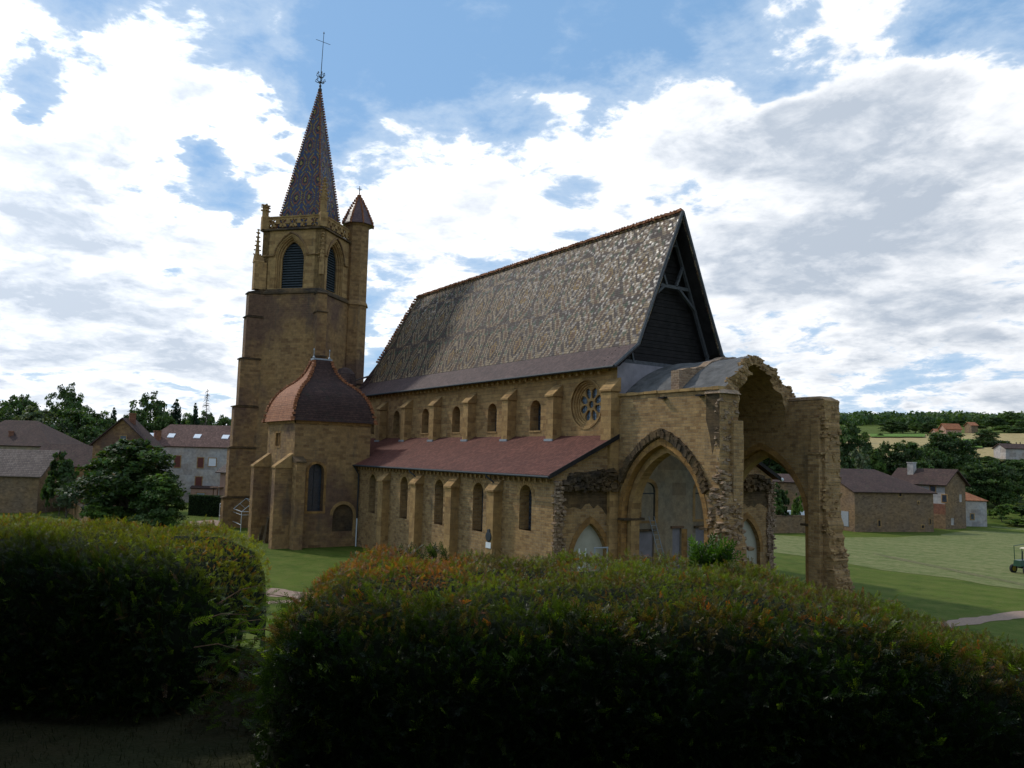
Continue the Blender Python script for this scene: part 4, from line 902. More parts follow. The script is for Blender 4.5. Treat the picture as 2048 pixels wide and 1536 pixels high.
for A, B in zip(rings, rings[1:]):
    for k in range(4):
        n_ = 6
        for i in range(n_):
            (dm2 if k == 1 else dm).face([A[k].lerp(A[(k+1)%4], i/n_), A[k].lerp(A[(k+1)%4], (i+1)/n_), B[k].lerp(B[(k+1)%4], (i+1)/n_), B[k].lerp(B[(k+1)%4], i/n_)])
dm.face(rings[-1]); dm.face([p for p in reversed(rings[0])]); do = dm.build('curved_roof', 'roof_dome', chap); tag(dm2.build('roof_side', 'roof_dome_dark', do), 'tile side of the curved roof with shade and weathering in its colour', None)
for k in range(4):
    hp = MB(); path = [r_[k] for r_ in rings]
    for a, b in zip(path, path[1:]):
        nseg = max(1, int((b-a).length/.24))
        for i in range(nseg): hp.rock(a.lerp(b, i/nseg)+Vector((0,0,.04)), (.29,.29,.2), .12)
    hp.build('hip_tiles', 'roof_dome', do)
q = MB(); q.box(ccx-.42,ccx+.42,ccy-.95,ccy+.95,17.68,17.85)
for yy in (-.8,.8): q.lathe((ccx,ccy+yy,17.85), [(.1,0),(.14,.12),(.04,.25),(.03,.75),(.08,.85),(.02,1.0)], 8)
q.build('ridge_cap', 'metal_grey', do)
base(chap, (-34.6,-8,0))

# ================================================================== HOUSES
def house(name, label, P0, P1, depth, z0, ze, zr, wallm, roofm, kind='gable', over=.35, wins=(), group=None, cat='house', chims=(), hip_l=0, hip_r=0, sky=()):
    """front wall runs P0 -> P1 (seen left to right), body goes back by depth. kind gable: ridge parallel to front; side: gable faces the viewer"""
    P0, P1 = Vector((P0[0],P0[1],0)), Vector((P1[0],P1[1],0)); ux = (P1-P0).normalized(); L = (P1-P0).length; uy = Vector((-ux.y,ux.x,0))
    if uy.dot(FH) < 0: uy = -uy
    root = thing(name, label, cat, P0+Z*z0, group)
    loc = lambda u, v, z: P0+ux*u+uy*v+Z*z
    mb = MB()
    if kind == 'gable':
        prof = lambda u: [loc(u,0,z0), loc(u,depth,z0), loc(u,depth,ze), loc(u,depth/2,zr if not (hip_l if u == 0 else hip_r) else ze), loc(u,0,ze)]
        mb.hull(prof(L)[::-1], prof(0)[::-1])
    else: mb.hull([loc(0,0,z0),loc(L,0,z0),loc(L,0,ze),loc(L/2,0,zr),loc(0,0,ze)], [loc(0,depth,z0),loc(L,depth,z0),loc(L,depth,ze),loc(L/2,depth,zr),loc(0,depth,ze)])
    parts = [mb.build('wall', wallm, root)]
    rf = MB(); t = .14
    if kind == 'gable':
        sl = (zr-ze)/(depth/2); ez = ze-over*sl; r0_, r1_ = hip_l-(over if not hip_l else 0), L-hip_r+(over if not hip_r else 0)
        slab(rf, [loc(-over,-over,ez+t), loc(L+over,-over,ez+t), loc(r1_,depth/2,zr+t), loc(r0_,depth/2,zr+t)], t)
        slab(rf, [loc(L+over,depth+over,ez+t), loc(-over,depth+over,ez+t), loc(r0_,depth/2,zr+t), loc(r1_,depth/2,zr+t)], t)
        if hip_r: rf.face([loc(L+over,-over,ez+t), loc(L+over,depth+over,ez+t), loc(r1_,depth/2,zr+t)])
        if hip_l: rf.face([loc(-over,depth+over,ez+t), loc(-over,-over,ez+t), loc(r0_,depth/2,zr+t)])
    else:
        sl = (zr-ze)/(L/2); ez = ze-over*sl
        slab(rf, [loc(-over,depth+over,ez+t), loc(-over,-over,ez+t), loc(L/2,-over,zr+t), loc(L/2,depth+over,zr+t)], t)
        slab(rf, [loc(L+over,-over,ez+t), loc(L+over,depth+over,ez+t), loc(L/2,depth+over,zr+t), loc(L/2,-over,zr+t)], t)
    ro = rf.build('roof', roofm, root); parts.append(ro)
    for (u0_, u1_, a0, a1, m) in wins:
        q = MB(); q.plate([(u0_-.12,a0-.12),(u1_+.12,a0-.12),(u1_+.12,a1+.12),(u0_-.12,a1+.12)], [[(u0_,a0),(u1_,a0),(u1_,a1),(u0_,a1)]], P0-uy*.05, ux, Z, uy, .05); wo = q.build('window', 'stone_trim', root); parts.append(wo)
        q = MB(); q.plate([(u0_,a0),(u1_,a0),(u1_,a1),(u0_,a1)], [], P0-uy*.03, ux, Z, uy, .028); 
        po = q.build('shutter' if m == 'wood_red' else 'pane', m, wo)
    for (u_, v_, w2, zt, m) in chims:
        q = MB(); a = loc(u_,v_,0); q.box(a.x-w2/2,a.x+w2/2,a.y-w2/2,a.y+w2/2,ze,zt); q.box(a.x-w2/2-.08,a.x+w2/2+.08,a.y-w2/2-.08,a.y+w2/2+.08,zt,zt+.15); q.build('chimney', m, ro)
    for (u_, f_) in sky:
        v_ = depth/2*f_; zz = ze+(zr-ze)*f_+t+.1; q = MB(); n_ = Vector((0,0,1)); du = ux*.55; dv = (uy*(depth/2)+Z*(zr-ze)).normalized()*.5
        c = loc(u_,v_,zz); q.hull([c-du-dv-Z*.12,c+du-dv-Z*.12,c+du+dv-Z*.12,c-du+dv-Z*.12],[c-du-dv,c+du-dv,c+du+dv,c-du+dv]); q.build('skylight', 'skylight', ro)
    for o in [root]+[]: pass
    bpy.context.view_layer.update()
    inv_ = Matrix.Translation(-(P0+Z*z0))
    for o in COL.objects:
        if o.parent == root: o.matrix_parent_inverse = inv_
    return root
def uz(P0, P1, D, rects, py_h=None):
    """pixel rectangles on a facade at distance D -> (u0,u1,z0,z1)"""
    out = []
    for (xa, ya, xb_, yb, m) in rects:
        a = at(xa, yb, D); b = at(xb_, ya, D); ux = (Vector((P1[0]-P0[0],P1[1]-P0[1],0))).normalized(); o = Vector((P0[0],P0[1],0))
        out.append(((Vector((a.x,a.y,0))-o).dot(ux), (Vector((b.x,b.y,0))-o).dot(ux), a.z, b.z, m))
    return out
F0, F1 = at(283,900,130), at(500,900,130)
house('long_house', 'long white rendered house with brown tile roof and four skylights left of the tower', F0, F1, 9, 0, 9.2, 12.6, 'white', 'roof_brown', hip_l=2.5,
      wins=uz(F0, F1, 130, [(396,916,408,935,'wood_red'),(418,917,433,932,'skylight'),(393,954,406,971,'wood_red'),(350,912,362,934,'wood_red')]), chims=((1.9,1.2,1.0,11.4,'brickred'),), sky=[(((at(x,865,130)-F0).dot((F1-F0).normalized())),.42) for x in (292,331,384,441)])
Q0, Q1 = at(382,975,128.5), at(432,975,128.5)
house('lean_to', 'low pink rendered outbuilding at the foot of the long white house', Q0, Q1, 1.2, 0, 2.4, 2.7, 'pinkr', 'roof_dark', over=.15, wins=uz(Q0, Q1, 128.5, [(394,986,410,998,'metal_grey')]), cat='outbuilding')
G0, G1 = at(440,960,112), at(500,960,110)
house('small_house', 'small pink rendered house with pale pantile roof tucked behind the tower buttress', G0, G1, 6, 0, 5.7, 7.4, 'pinkr', 'roof_pan', over=.5)
pc = thing('wooden_porch', 'brown wooden porch with steps on the side of the pink house', 'porch', Vector((*atz(436,1003)[:2],0)))
q = MB(); a = at(428,960,112)
for dx in (0,1.0): 
    for dy in (0,1.6): p = Vector((a.x,a.y,0))+RH*dx+FH*dy; q.box(p.x-.06,p.x+.06,p.y-.06,p.y+.06,0,3.4)
q.box(a.x-.3,a.x+1.0,a.y-.3,a.y+1.4,2.1,2.25); q.box(a.x-.4,a.x+1.1,a.y-.4,a.y+1.5,3.4,3.5); o = q.build('frame', 'wood', pc); o.matrix_parent_inverse = Matrix.Translation(-pc.location)
E0, E1 = at(186,890,112), at(300,890,112)
house('gabled_house', 'dark gabled stone house with small red chimney on the ridge beyond the garden tree', E0, E1, 3.2, 0, 9.1, 12.7, 'stone_dark', 'roof_dark', kind='side', over=.4, wins=uz(E0, E1, 112, [(240,872,252,886,'glass')]), chims=((4.6,1.4,.8,13.4,'brickred'),))
A0, A1 = at(-60,960,102), at(78,960,102)
house('stone_barn', 'low rubble stone barn with pale pantile roof at the left edge of the photo', A0, A1, 7, 0, 4.9, 7.9, 'farm', 'roof_pan', over=.45, cat='barn')
A0, A1 = at(60,900,118), at(184,900,118)
house('low_range', 'long low building with dark tiled roof between the barn and the gabled house', A0, A1, 8, 0, 5.8, 8.8, 'stone_dark', 'roof_dark', cat='outbuilding')
A0, A1 = at(-80,900,128), at(100,900,128)
house('hipped_house', 'wide house with dark hipped roof behind the low range at far left', A0, A1, 12, 0, 8.6, 12.6, 'plaster', 'roof_dark', hip_r=6, hip_l=3, chims=((6.6,2.2,.7,10.7,'brickred'),))
# right hand farm
B0, B1 = atz(1710,1064), atz(1868,1064)
bn = house('stone_farm_barn', 'big rubble stone farm barn with hipped dark roof behind the mown field', B0, B1, 13, 0, 5.35, 8.2, 'farm', 'roof_dark', hip_r=4.2, hip_l=0, over=.4, cat='barn',
      wins=uz(B0, B1, 110.5, [(1722,1037,1728,1048,'wood_dark'),(1777,984,1783,991,'wood_dark'),(1848,1037,1852,1047,'wood_dark'),(1828,1049,1834,1054,'wood_dark'),(1822,1002,1825,1006,'wood_dark')]))
ux = (Vector(B1)-Vector(B0)).normalized(); uy = Vector((-ux.y,ux.x,0)); uy = uy if uy.dot(FH) > 0 else -uy
q = MB(); a = Vector((B0.x,B0.y,0))-ux*.06; q.hull([a+uy*1.2+Z*.6, a+uy*5.2+Z*.6, a+uy*5.2+Z*2.6, a+uy*1.2+Z*2.6], [a+ux*.05+uy*1.2+Z*.6, a+ux*.05+uy*5.2+Z*.6, a+ux*.05+uy*5.2+Z*2.6, a+ux*.05+uy*1.2+Z*2.6]); o = q.build('sliding_door', 'metal_grey', bn); o.matrix_parent_inverse = Matrix.Translation(-bn.location)
H0, H1 = at(1782,950,123), at(1889,950,115.5)
wh = house('farmhouse', 'white farmhouse with stone gable end and white chimney rising behind the big barn', H0, H1, 4.8, 0, 6.6, 8.5, 'white', 'roof_dark', over=.55, chims=((2.4,1.6,.9,9.4,'white'),), wins=[(6.4,7.2,5.3,6.1,'glass'),(8.2,8.9,3.9,4.9,'glass')])
ux = Vector((H1.x-H0.x,H1.y-H0.y,0)); L_ = ux.length; ux.normalize(); uy = Vector((-ux.y,ux.x,0)); uy = uy if uy.dot(FH) > 0 else -uy; o0 = Vector((H0.x,H0.y,0))
q = MB(); q.plate([(0,0),(4.8,0),(4.8,6.55),(2.4,8.4),(0,6.55)], [[(3.3,3.9),(4.0,3.9),(4.0,5.0),(3.3,5.0)],[(1.2,.6),(2.0,.6),(2.0,1.6),(1.2,1.6)]], o0+ux*(L_+.06), uy, Z, -ux, .05); o = q.build('stone_gable', 'farm', wh); o.matrix_parent_inverse = Matrix.Translation(-wh.location)
q = MB(); q.plate([(L_-4,2.1),(L_+.05,2.1),(L_+.05,3.6),(L_-4,3.6)], [], o0-uy*.06, ux, Z, uy, .055); o = q.build('brick_band', 'brickred', wh); o.matrix_parent_inverse = Matrix.Translation(-wh.location)
q = MB(); q.plate([(L_-5,0),(L_+.05,0),(L_+.05,2.09),(L_-5,2.09)], [], o0-uy*.06, ux, Z, uy, .055); o = q.build('stone_base', 'farm', wh); o.matrix_parent_inverse = Matrix.Translation(-wh.location)
K0, K1 = at(1930,1000,120.5), at(1973,1000,120.5)
house('lean_to_shed', 'small white rendered shed with sloping red brown roof at the right end of the farm', K0, K1, 5, .15, 4.0, 5.4, 'white', 'roof_dome', over=.2, hip_r=2.6, cat='shed', wins=[(.8,1.25,1.2,2.0,'glass')])
K0, K1 = at(1480,960,116), at(1640,960,112)
house('farm_outbuilding', 'long low stone outbuilding seen through the ruined south arch', K0, K1, 6, 0, 6.2, 7.2, 'farm', 'roof_dark', over=.3, cat='outbuilding')
def field_wall(name, label, pts, h, m, th=.45, cope=None):
    root = thing(name, label, 'wall', Vector((pts[0].x,pts[0].y,0))); mb = MB(); cp2 = MB()
    for (a, ha), (b, hb) in zip(list(zip(pts,h)), list(zip(pts,h))[1:]):
        a, b = Vector((a.x,a.y,0)), Vector((b.x,b.y,0)); d = (b-a).normalized(); n = Vector((-d.y,d.x,0))*th/2
        mb.hull([a-n,b-n,b+n,a+n],[a-n+Z*ha,b-n+Z*hb,b+n+Z*hb,a+n+Z*ha]); n *= 1.25; cp2.hull([a-n+Z*(ha+.003),b-n+Z*(hb+.003),b+n+Z*(hb+.003),a+n+Z*(ha+.003)],[a-n*.3+Z*(ha+.16),b-n*.3+Z*(hb+.16),b+n*.3+Z*(hb+.16),a+n*.3+Z*(ha+.16)])
    for nm, mm, b_ in (('wall', m, mb), ('coping', cope or 'stone_black', cp2)): o = b_.build(nm, mm, root); o.matrix_parent_inverse = Matrix.Translation(-root.location)
field_wall('farm_wall', 'low rendered farmyard wall seen through the ruined south arch', [at(1500,1040,100), at(1612,1040,103)], [2.1,2.1], 'farm')
field_wall('garden_wall', 'stone garden wall with sloping coping between barn and garden tree', [at(70,1000,132), at(82,1000,128), at(150,1020,101)], [3.2,3.2,2.5], 'stone_dark')
field_wall('garden_wall', 'lower stone wall running down towards the left hedge', [at(150,1030,100), at(176,1030,90), at(192,1030,84)], [1.7,1.55,1.4], 'stone_dark')
# hill houses
def hillhouse(name, label, px0, px1, pyb, hE, hR, wm, rm, dep=4.5, **k):
    a, b = onhill(px0, pyb), onhill(px1, pyb); d = min((a-CAM).dot(fwd), (b-CAM).dot(fwd)); a, b = at(px0, pyb, d), at(px1, pyb, d); z = min(a.z, b.z)-1.0
    return house(name, label, a, b, dep, z, z+hE, z+hR, wm, rm, **k)
hillhouse('hill_farmhouse', 'cream farmhouse with salmon tiled roof high on the hillside', 1892, 1923, 872, 3.6, 5.4, 'pinkr', 'roof_dome', over=.4)
hillhouse('hill_cottage', 'low salmon roofed annex left of the hillside farmhouse', 1874, 1888, 870, 2.0, 3.2, 'pinkr', 'roof_dome', over=.3)
hillhouse('hill_shed', 'small pale stone shed right of the hillside farmhouse', 1943, 1956, 867, 4.0, 5.2, 'farm', 'roof_dome', over=.3, cat='shed')
hillhouse('white_shed', 'long white shed with dark roof below the ripe field at the right edge', 2012, 2120, 920, 3.6, 4.6, 'white', 'roof_dark', over=.3, cat='shed')

# ================================================================== SMALL THINGS
pv = thing('marquee_frame', 'bare white tubular marquee frame without its cover beside the tower', 'tent frame', atz(443,1052))
q = MB(); p0, p1 = atz(438,1043), atz(481,1064); wv = RH*2.3+FH*1.1; H_ = 2.15
cs = [p0, p1, p1+wv, p0+wv]; tops = [c+Z*H_ for c in cs]; pk0, pk1 = (tops[0]+tops[3])/2+Z*1.15, (tops[1]+tops[2])/2+Z*1.15
r_ = .035
for f_ in (0,.12,.55,1): 
    for A_, B_ in ((cs[0],cs[1]),(cs[3],cs[2])): c = A_.lerp(B_, f_); q.tube([c, c+Z*H_], r_, 5)
for A_, B_ in ((0,1),(1,2),(2,3),(3,0)): q.tube([tops[A_], tops[B_]], r_, 5); q.tube([tops[A_]-Z*.35, tops[B_]-Z*.35], r_*.7, 5)
q.tube([cs[0]+Z*.75, cs[1]+Z*.75], r_, 5); q.tube([cs[3]+Z*.75, cs[2]+Z*.75], r_*.7, 5); q.tube([cs[3]+Z*.75, cs[0]+Z*.75], r_, 5)
for f_ in (0,.33,.66,1):
    l, rr, pk = tops[0].lerp(tops[1], f_), tops[3].lerp(tops[2], f_), pk0.lerp(pk1, f_)
    q.tube([l, pk, rr], r_, 5); q.tube([l.lerp(pk,.5), l.lerp(rr,.5), rr.lerp(pk,.5)], r_*.6, 5)
q.tube([pk0, pk1], r_, 5); o = q.build('frame', 'metal_white', pv); o.matrix_parent_inverse = Matrix.Translation(-pv.location)
for (px, pw, h, ln, lab) in ((529,1.0,2.3,.16,'tall tapering stone fragment leaning against the chapel wall'),(518,.7,1.4,.1,'short worn stone slab leaning between the chapel buttresses')):
    a = Vector((-36.1 if h > 2 else -37.0, -12.15 if h > 2 else -12.4, 0)); q = MB(); w_ = pw/2
    q.hull([a+Vector((-w_,-.15,0)),a+Vector((w_,-.15,0)),a+Vector((w_,.15,0)),a+Vector((-w_,.15,0))],[a+Vector((-w_*.35+ln,.12,h)),a+Vector((w_*.35+ln,.12,h)),a+Vector((w_*.35+ln,.4,h)),a+Vector((-w_*.35+ln,.4,h))])
    q.rock(a+Vector((ln,.26,h)), (pw*.5,.3,.2), .3); tag(q.build('stone_fragment', 'stone_black'), lab, 'stone')
q = MB(); q.lathe((-6.42,-5.875,3.2), [(.34,0),(.36,.03),(.30,.06)], 20, (0,-1,0)); q.rock((-6.42,-5.9,3.6), (.34,.05,.2), .1); tag(q.build('wall_plaque', 'iron'), 'dark round plaque fixed on an aisle buttress', 'plaque')
q = MB(); q.box(-6.74,-6.1,-5.90,-5.868,2.42,2.82); tag(q.build('notice_plate', 'white_paint'), 'small white notice plate just below the round dark plaque', 'sign')
ldr = MB(); a, b = Vector((1.6,3.6,0)), Vector((.0,3.3,4.9)); s_ = Vector((0,.24,0))
for sg in (-1,1): ldr.tube([a+s_*sg, b+s_*sg], .03, 5)
for k in range(1,16): p = a.lerp(b, k/16); ldr.tube([p-s_, p+s_], .018, 5)
tag(ldr.build('ladder', 'metal_grey'), 'grey metal ladder leaning on the plastered wall inside the big arch', 'ladder')
fr = MB(); 
for y_ in (-3.9,-2.9): fr.tube([(2.6,y_,0),(2.6,y_,3.3)], .05, 6)
fr.tube([(2.6,-3.95,3.3),(2.6,-2.85,3.3)], .05, 6); fr.tube([(2.6,-3.9,1.6),(2.6,-2.9,1.6)], .04, 6); tag(fr.build('metal_frame', 'metal_grey'), 'dull grey metal frame standing by the dark corner of the big arch', 'frame')
fr = MB()
for k in range(2): fr.tube([(3.2,-5.6+k*.5,0),(3.2,-5.6+k*.5,3.4)], .03, 6)
fr.tube([(3.2,-5.65,3.1),(3.2,-5.05,3.1)], .025, 6); fr.tube([(3.2,-5.65,2.3),(3.2,-5.05,2.3)], .025, 6); tag(fr.build('white_railing', 'metal_white'), 'white tubular railing showing above the hedge before the blocked doorway', 'railing')

# tractor at the right edge
tc_ = atz(2058,1147); tr0 = thing('tractor', 'green tractor with cream cab roof and yellow wheels at the right edge of the field', 'tractor', Vector((tc_.x,tc_.y,0)))
tr0.rotation_euler = (0,0, math.atan2(-RH.y,-RH.x)+R(18)); 
def part(mb, n, m, par): return mb.build(n, m, par)
q = MB(); q.hull([Vector((-1.2,-.42,.62)),Vector((1.35,-.35,.62)),Vector((1.35,.35,.62)),Vector((-1.2,.42,.62))],[Vector((-1.2,-.42,1.25)),Vector((1.3,-.3,1.12)),Vector((1.3,.3,1.12)),Vector((-1.2,.42,1.25))]); part(q, 'body', 'green_paint', tr0)
q = MB()
for x_, y_ in ((.15,-.5),(.15,.5),(-1.15,-.5),(-1.15,.5),(-.6,-.5),(-.6,.5)): q.tube([(x_,y_,1.1),(x_*.9,y_*.95,2.05)], .035, 6)
q.tube([(1.2,-.3,1.15),(1.25,-.3,2.3),(-.2,-.4,2.45)], .035, 6); co_ = part(q, 'cab', 'green_paint', tr0)
q = MB(); q.hull([Vector((-1.3,-.62,2.05)),Vector((.3,-.6,2.05)),Vector((.3,.6,2.05)),Vector((-1.3,.62,2.05))],[Vector((-1.2,-.5,2.2)),Vector((.15,-.5,2.16)),Vector((.15,.5,2.16)),Vector((-1.2,.5,2.2))]); part(q, 'cab_roof', 'cream_paint', co_)
q = MB(); q.hull([Vector((-1.7,-.5,.45)),Vector((.9,-.5,.45)),Vector((.9,.5,.45)),Vector((-1.7,.5,.45))],[Vector((-1.7,-.45,1.0)),Vector((.8,-.38,.75)),Vector((.8,.38,.75)),Vector((-1.7,.45,1.0))]); q.box(-2.2,-1.3,-.6,.6,.55,1.5); q.tube([(.9,.2,1.1),(.9,.2,1.9)], .04, 6); part(q, 'engine', 'rubber', tr0)
q = MB(); q.box(-.9,-.5,-.22,.22,1.1,1.25); q.box(-.95,-.85,-.22,.22,1.25,1.7); part(q, 'seat', 'wood_dark', tr0)
for x_, y_, rr, ww in ((1.0,-.62,.36,.2),(1.0,.62,.36,.2),(-.8,-.66,.58,.3),(-.8,.66,.58,.3)):
    q = MB(); q.lathe((x_,y_-ww/2,rr), [(rr*.6,0),(rr*.95,.0),(rr,ww*.2),(rr,ww*.8),(rr*.95,ww),(rr*.6,ww)], 22, (0,1,0)); wo = part(q, 'wheel', 'rubber', tr0)
    q = MB(); q.lathe((x_,y_-ww/2-.015,rr), [(.04,0),(rr*.58,.02),(rr*.6,ww+.02),(.04,ww+.03)], 18, (0,1,0)); part(q, 'rim', 'yellow_paint', wo)
# parked car behind the farm wall
cc0 = at(1600,1030,108); car = thing('parked_car', 'white parked car whose roof shows over the low farm wall', 'car', Vector((cc0.x,cc0.y,0))); car.rotation_euler = (0,0,math.atan2(RH.y,RH.x))
q = MB(); q.hull([Vector((-2.2,-.9,.4)),Vector((2.2,-.9,.4)),Vector((2.2,.9,.4)),Vector((-2.2,.9,.4))],[Vector((-2.15,-.85,1.5)),Vector((1.6,-.85,1.5)),Vector((1.6,.85,1.5)),Vector((-2.15,.85,1.5))]); q.hull([Vector((-2.1,-.85,1.5)),Vector((1.2,-.85,1.5)),Vector((1.2,.85,1.5)),Vector((-2.1,.85,1.5))],[Vector((-2.0,-.7,2.5)),Vector((.6,-.7,2.5)),Vector((.6,.7,2.5)),Vector((-2.0,.7,2.5))]); q.build('body', 'white_paint', car)
q = MB(); q.box(-1.8,.7,-.87,-.84,1.6,2.0); q.build('side_window', 'glass', car)
for x_ in (-1.4,1.4):
    for y_ in (-.85,.85): q = MB(); q.lathe((x_,y_-.1,.34), [(.2,0),(.34,.02),(.34,.18),(.2,.2)], 16, (0,1,0)); q.build('wheel', 'rubber', car)


# ================================================================== VEGETATION
def rnd_unit(n, rng):
    v = rng.normal(size=(n,3)); return v/np.linalg.norm(v, axis=1)[:,None]
def leaf_quads(P, Nn, size, rng, asp=1.6, jit=.8):
    """one leaf-shaped quad per point, facing roughly along Nn"""
    n = len(P); d = Nn+rng.normal(size=(n,3))*jit; d /= np.linalg.norm(d,axis=1)[:,None]
    a = np.cross(d, rnd_unit(n, rng)); a /= np.linalg.norm(a,axis=1)[:,None]; b = np.cross(d, a); s_ = size*rng.uniform(.6,1.4,(n,1))
    V = np.stack([P-a*s_*asp*.5, P-b*s_*.42, P+a*s_*asp*.5, P+b*s_*.42], 1).reshape(-1,3)
    return V, np.arange(4*n).reshape(n,4)
def tone_cols(n, base_c, rng, var=.3, warm=.12):
    k = rng.uniform(1-var,1+var,(n,1)); c = np.array(base_c)[None]*k; c[:,0] *= rng.uniform(1-warm,1+2*warm,n); return np.clip(c,0,1)
def make_tree(name, seed, tone, nlobes=9, leaves=6500, H=10., rc=4., base_h=2., leaf=.34, shape='round', trunk_r=.28, tone2=None, low=.16):
    """prototype data: crown mesh and trunk mesh, 10 m high, 8 m wide, base at the origin"""
    rng = np.random.default_rng(seed); rr = random.Random(seed); lobes = []
    if shape == 'round':
        for k in range(nlobes):
            a = k*2.4+rng.uniform(-.3,.3); f_ = (k+.5)/nlobes; z = base_h+(H-base_h)*(low+(.86-low)*f_); w_ = math.sin(PI*min(1,((.18 if low > .1 else .34)+(.78 if low > .1 else .62)*f_)))**.7; r_ = rc*(.58)*rng.uniform(.75,1.1)*(.55+.5*w_)
            d = rng.uniform(.25,.62)*rc*w_; lobes.append((np.array([math.cos(a)*d, math.sin(a)*d, z]), r_, rng.uniform(.65,.95)))
        lobes.append((np.array([0,0,H-rc*.42]), rc*.42, 1.))
    elif shape == 'cone':
        for k in range(24):
            f_ = k/23.; z = base_h*.5+(H-base_h*.5)*f_; r_ = rc*.62*(1-f_)**.85+.12
            for j in range(4): a = rng.uniform(0,6.28); lobes.append((np.array([math.cos(a)*r_*.5, math.sin(a)*r_*.5, z]), r_*.62+.25, .5))
    elif shape == 'bush':
        for k in range(nlobes):
            a = k*2.4; d = rng.uniform(.1,.62)*rc; f_ = rng.uniform(.2,.75); lobes.append((np.array([math.cos(a)*d, math.sin(a)*d, H*f_]), rc*.5*rng.uniform(.7,1.1), .9*H/(2*rc)*1.6))
    vol = np.array([l[1]**2 for l in lobes]); cnt = (vol/vol.sum()*leaves).astype(int); Ps, Ns, Cs = [], [], []
    for (c, r_, sq), n in zip(lobes, cnt):
        # clumps on the lobe surface
        m = max(5, n//38); cd = rnd_unit(m, rng); cd[:,2] = np.abs(cd[:,2])*.8+cd[:,2]*.2; cd /= np.linalg.norm(cd,axis=1)[:,None]
        cc_ = c+cd*r_*np.array([1,1,sq])*rng.uniform(.62,1.0,(m,1)); idx = rng.integers(0,m,n)
        p = cc_[idx]+rnd_unit(n,rng)*r_*.30*rng.uniform(0,1,(n,1))**.5*np.array([1,1,.7]); Ps.append(p); Ns.append(cd[idx]); tb = rng.uniform(.7,1.3,(m,1))
        t0 = np.array(tone if (tone2 is None or rng.uniform() < .6) else tone2); Cs.append(np.clip(t0[None]*tb[idx]*rng.uniform(.75,1.25,(n,1)),0,1))
    P = np.concatenate(Ps); Nn = np.concatenate(Ns); C_ = np.concatenate(Cs); keep = P[:,2] > .1; P, Nn, C_ = P[keep], Nn[keep], C_[keep]
    V, F = leaf_quads(P, Nn+np.array([0,0,.4]), leaf, rng); C_[:,0] *= rng.uniform(.85,1.3,len(C_))
    tr = MB(); top = (rr.uniform(-.3,.3), rr.uniform(-.3,.3))
    tr.tube([(0,0,-.4),(0.05,0,base_h*.6),(top[0]*.5,top[1]*.5,base_h+1.2),(top[0],top[1],H*.78)], [trunk_r*1.25,trunk_r,trunk_r*.7,.05], 8)
    for c, r_, sq in lobes[:: (1 if shape == 'round' else 6)]:
        zs = max(base_h*.7, c[2]-rc*.75); tr.tube([(top[0]*.4,top[1]*.4,zs), ((c[0])*.6,(c[1])*.6,(zs+c[2])/2+.1), (c[0],c[1],c[2])], [trunk_r*.5,trunk_r*.3,.04], 5)
    return V, F, C_, tr
TREES = {}; gL = 'trees on the left skyline behind the village'
def proto(key, **k): TREES[key] = k
def plant(key, label, px, D, top_py, width_px, z=None, cat='tree', group=None, name=None, base_z=None, rot=None):
    """stand a tree whose stem is at distance D; height from its top, width from its spread"""
    if group == gL: width_px *= 1.3 if key != 'fir' else 1.9
    p = at(px, 900, D); gz = hgt(p.x, p.y) if z is None else z; top = at(px, top_py, D).z; Hh = max(.6, top-gz); Ww = width_px*D/FPX
    root = thing(name or TREES[key].get('nm', 'tree'), label, cat, Vector((p.x,p.y,gz)), group); root.scale = (Ww/8, Ww/8, Hh/10.); root.rotation_euler = (0,0,rot if rot is not None else random.uniform(0,6.28))
    t = TREES[key]
    if 'meshes' not in t:
        kw = {a: b for a, b in t.items() if a not in ('nm','meshes')}; V, F, C_, tr = make_tree(key, **kw)
        crown = np_mesh('crown', V, F, C_, 'leaf', root); trunk = tr.build('trunk', 'bark', root); t['meshes'] = (crown.data, trunk.data)
    else:
        for nm, me in zip(('crown','trunk'), t['meshes']): o = bpy.data.objects.new(nm, me); COL.objects.link(o); o.parent = root
    return root
dg, mg, lg, yg = (.038,.070,.022), (.058,.105,.028), (.095,.165,.034), (.12,.18,.035)
proto('oakA', seed=3, tone=mg, tone2=dg, base_h=.8, nlobes=14, low=.06, leaves=13000, leaf=.235, nm='broadleaf_tree'); proto('oakB', seed=8, tone=dg, tone2=mg, nlobes=15, low=.04, base_h=.6, leaves=13000, leaf=.235, nm='broadleaf_tree')
proto('oakC', seed=15, tone=lg, tone2=mg, nlobes=12, base_h=1., leaves=12500, leaf=.235, nm='broadleaf_tree'); proto('airy', seed=21, tone=mg, tone2=dg, nlobes=13, leaves=8500, leaf=.22, nm='airy_tree', base_h=1.6)
proto('dense', seed=31, tone=dg, tone2=mg, nlobes=18, leaves=16000, low=.02, leaf=.26, base_h=.4, nm='garden_tree'); proto('densel', seed=35, tone=mg, tone2=lg, nlobes=16, leaves=14000, low=.02, leaf=.26, base_h=.2, nm='garden_tree')
proto('fir', seed=41, tone=(.022,.045,.024), shape='cone', leaves=9000, leaf=.34, base_h=1., rc=5.2, nm='conifer'); proto('bush', seed=51, tone=mg, tone2=dg, shape='bush', leaves=5000, leaf=.5, base_h=.3, trunk_r=.15, nlobes=10, nm='bush')
proto('bushl', seed=55, tone=lg, tone2=mg, shape='bush', leaves=4500, leaf=.5, base_h=.3, trunk_r=.15, nlobes=10, nm='bush'); proto('grey', seed=61, tone=(.09,.12,.07), tone2=(.07,.11,.06), nlobes=12, leaves=7000, leaf=.28, base_h=.5, nm='willow')

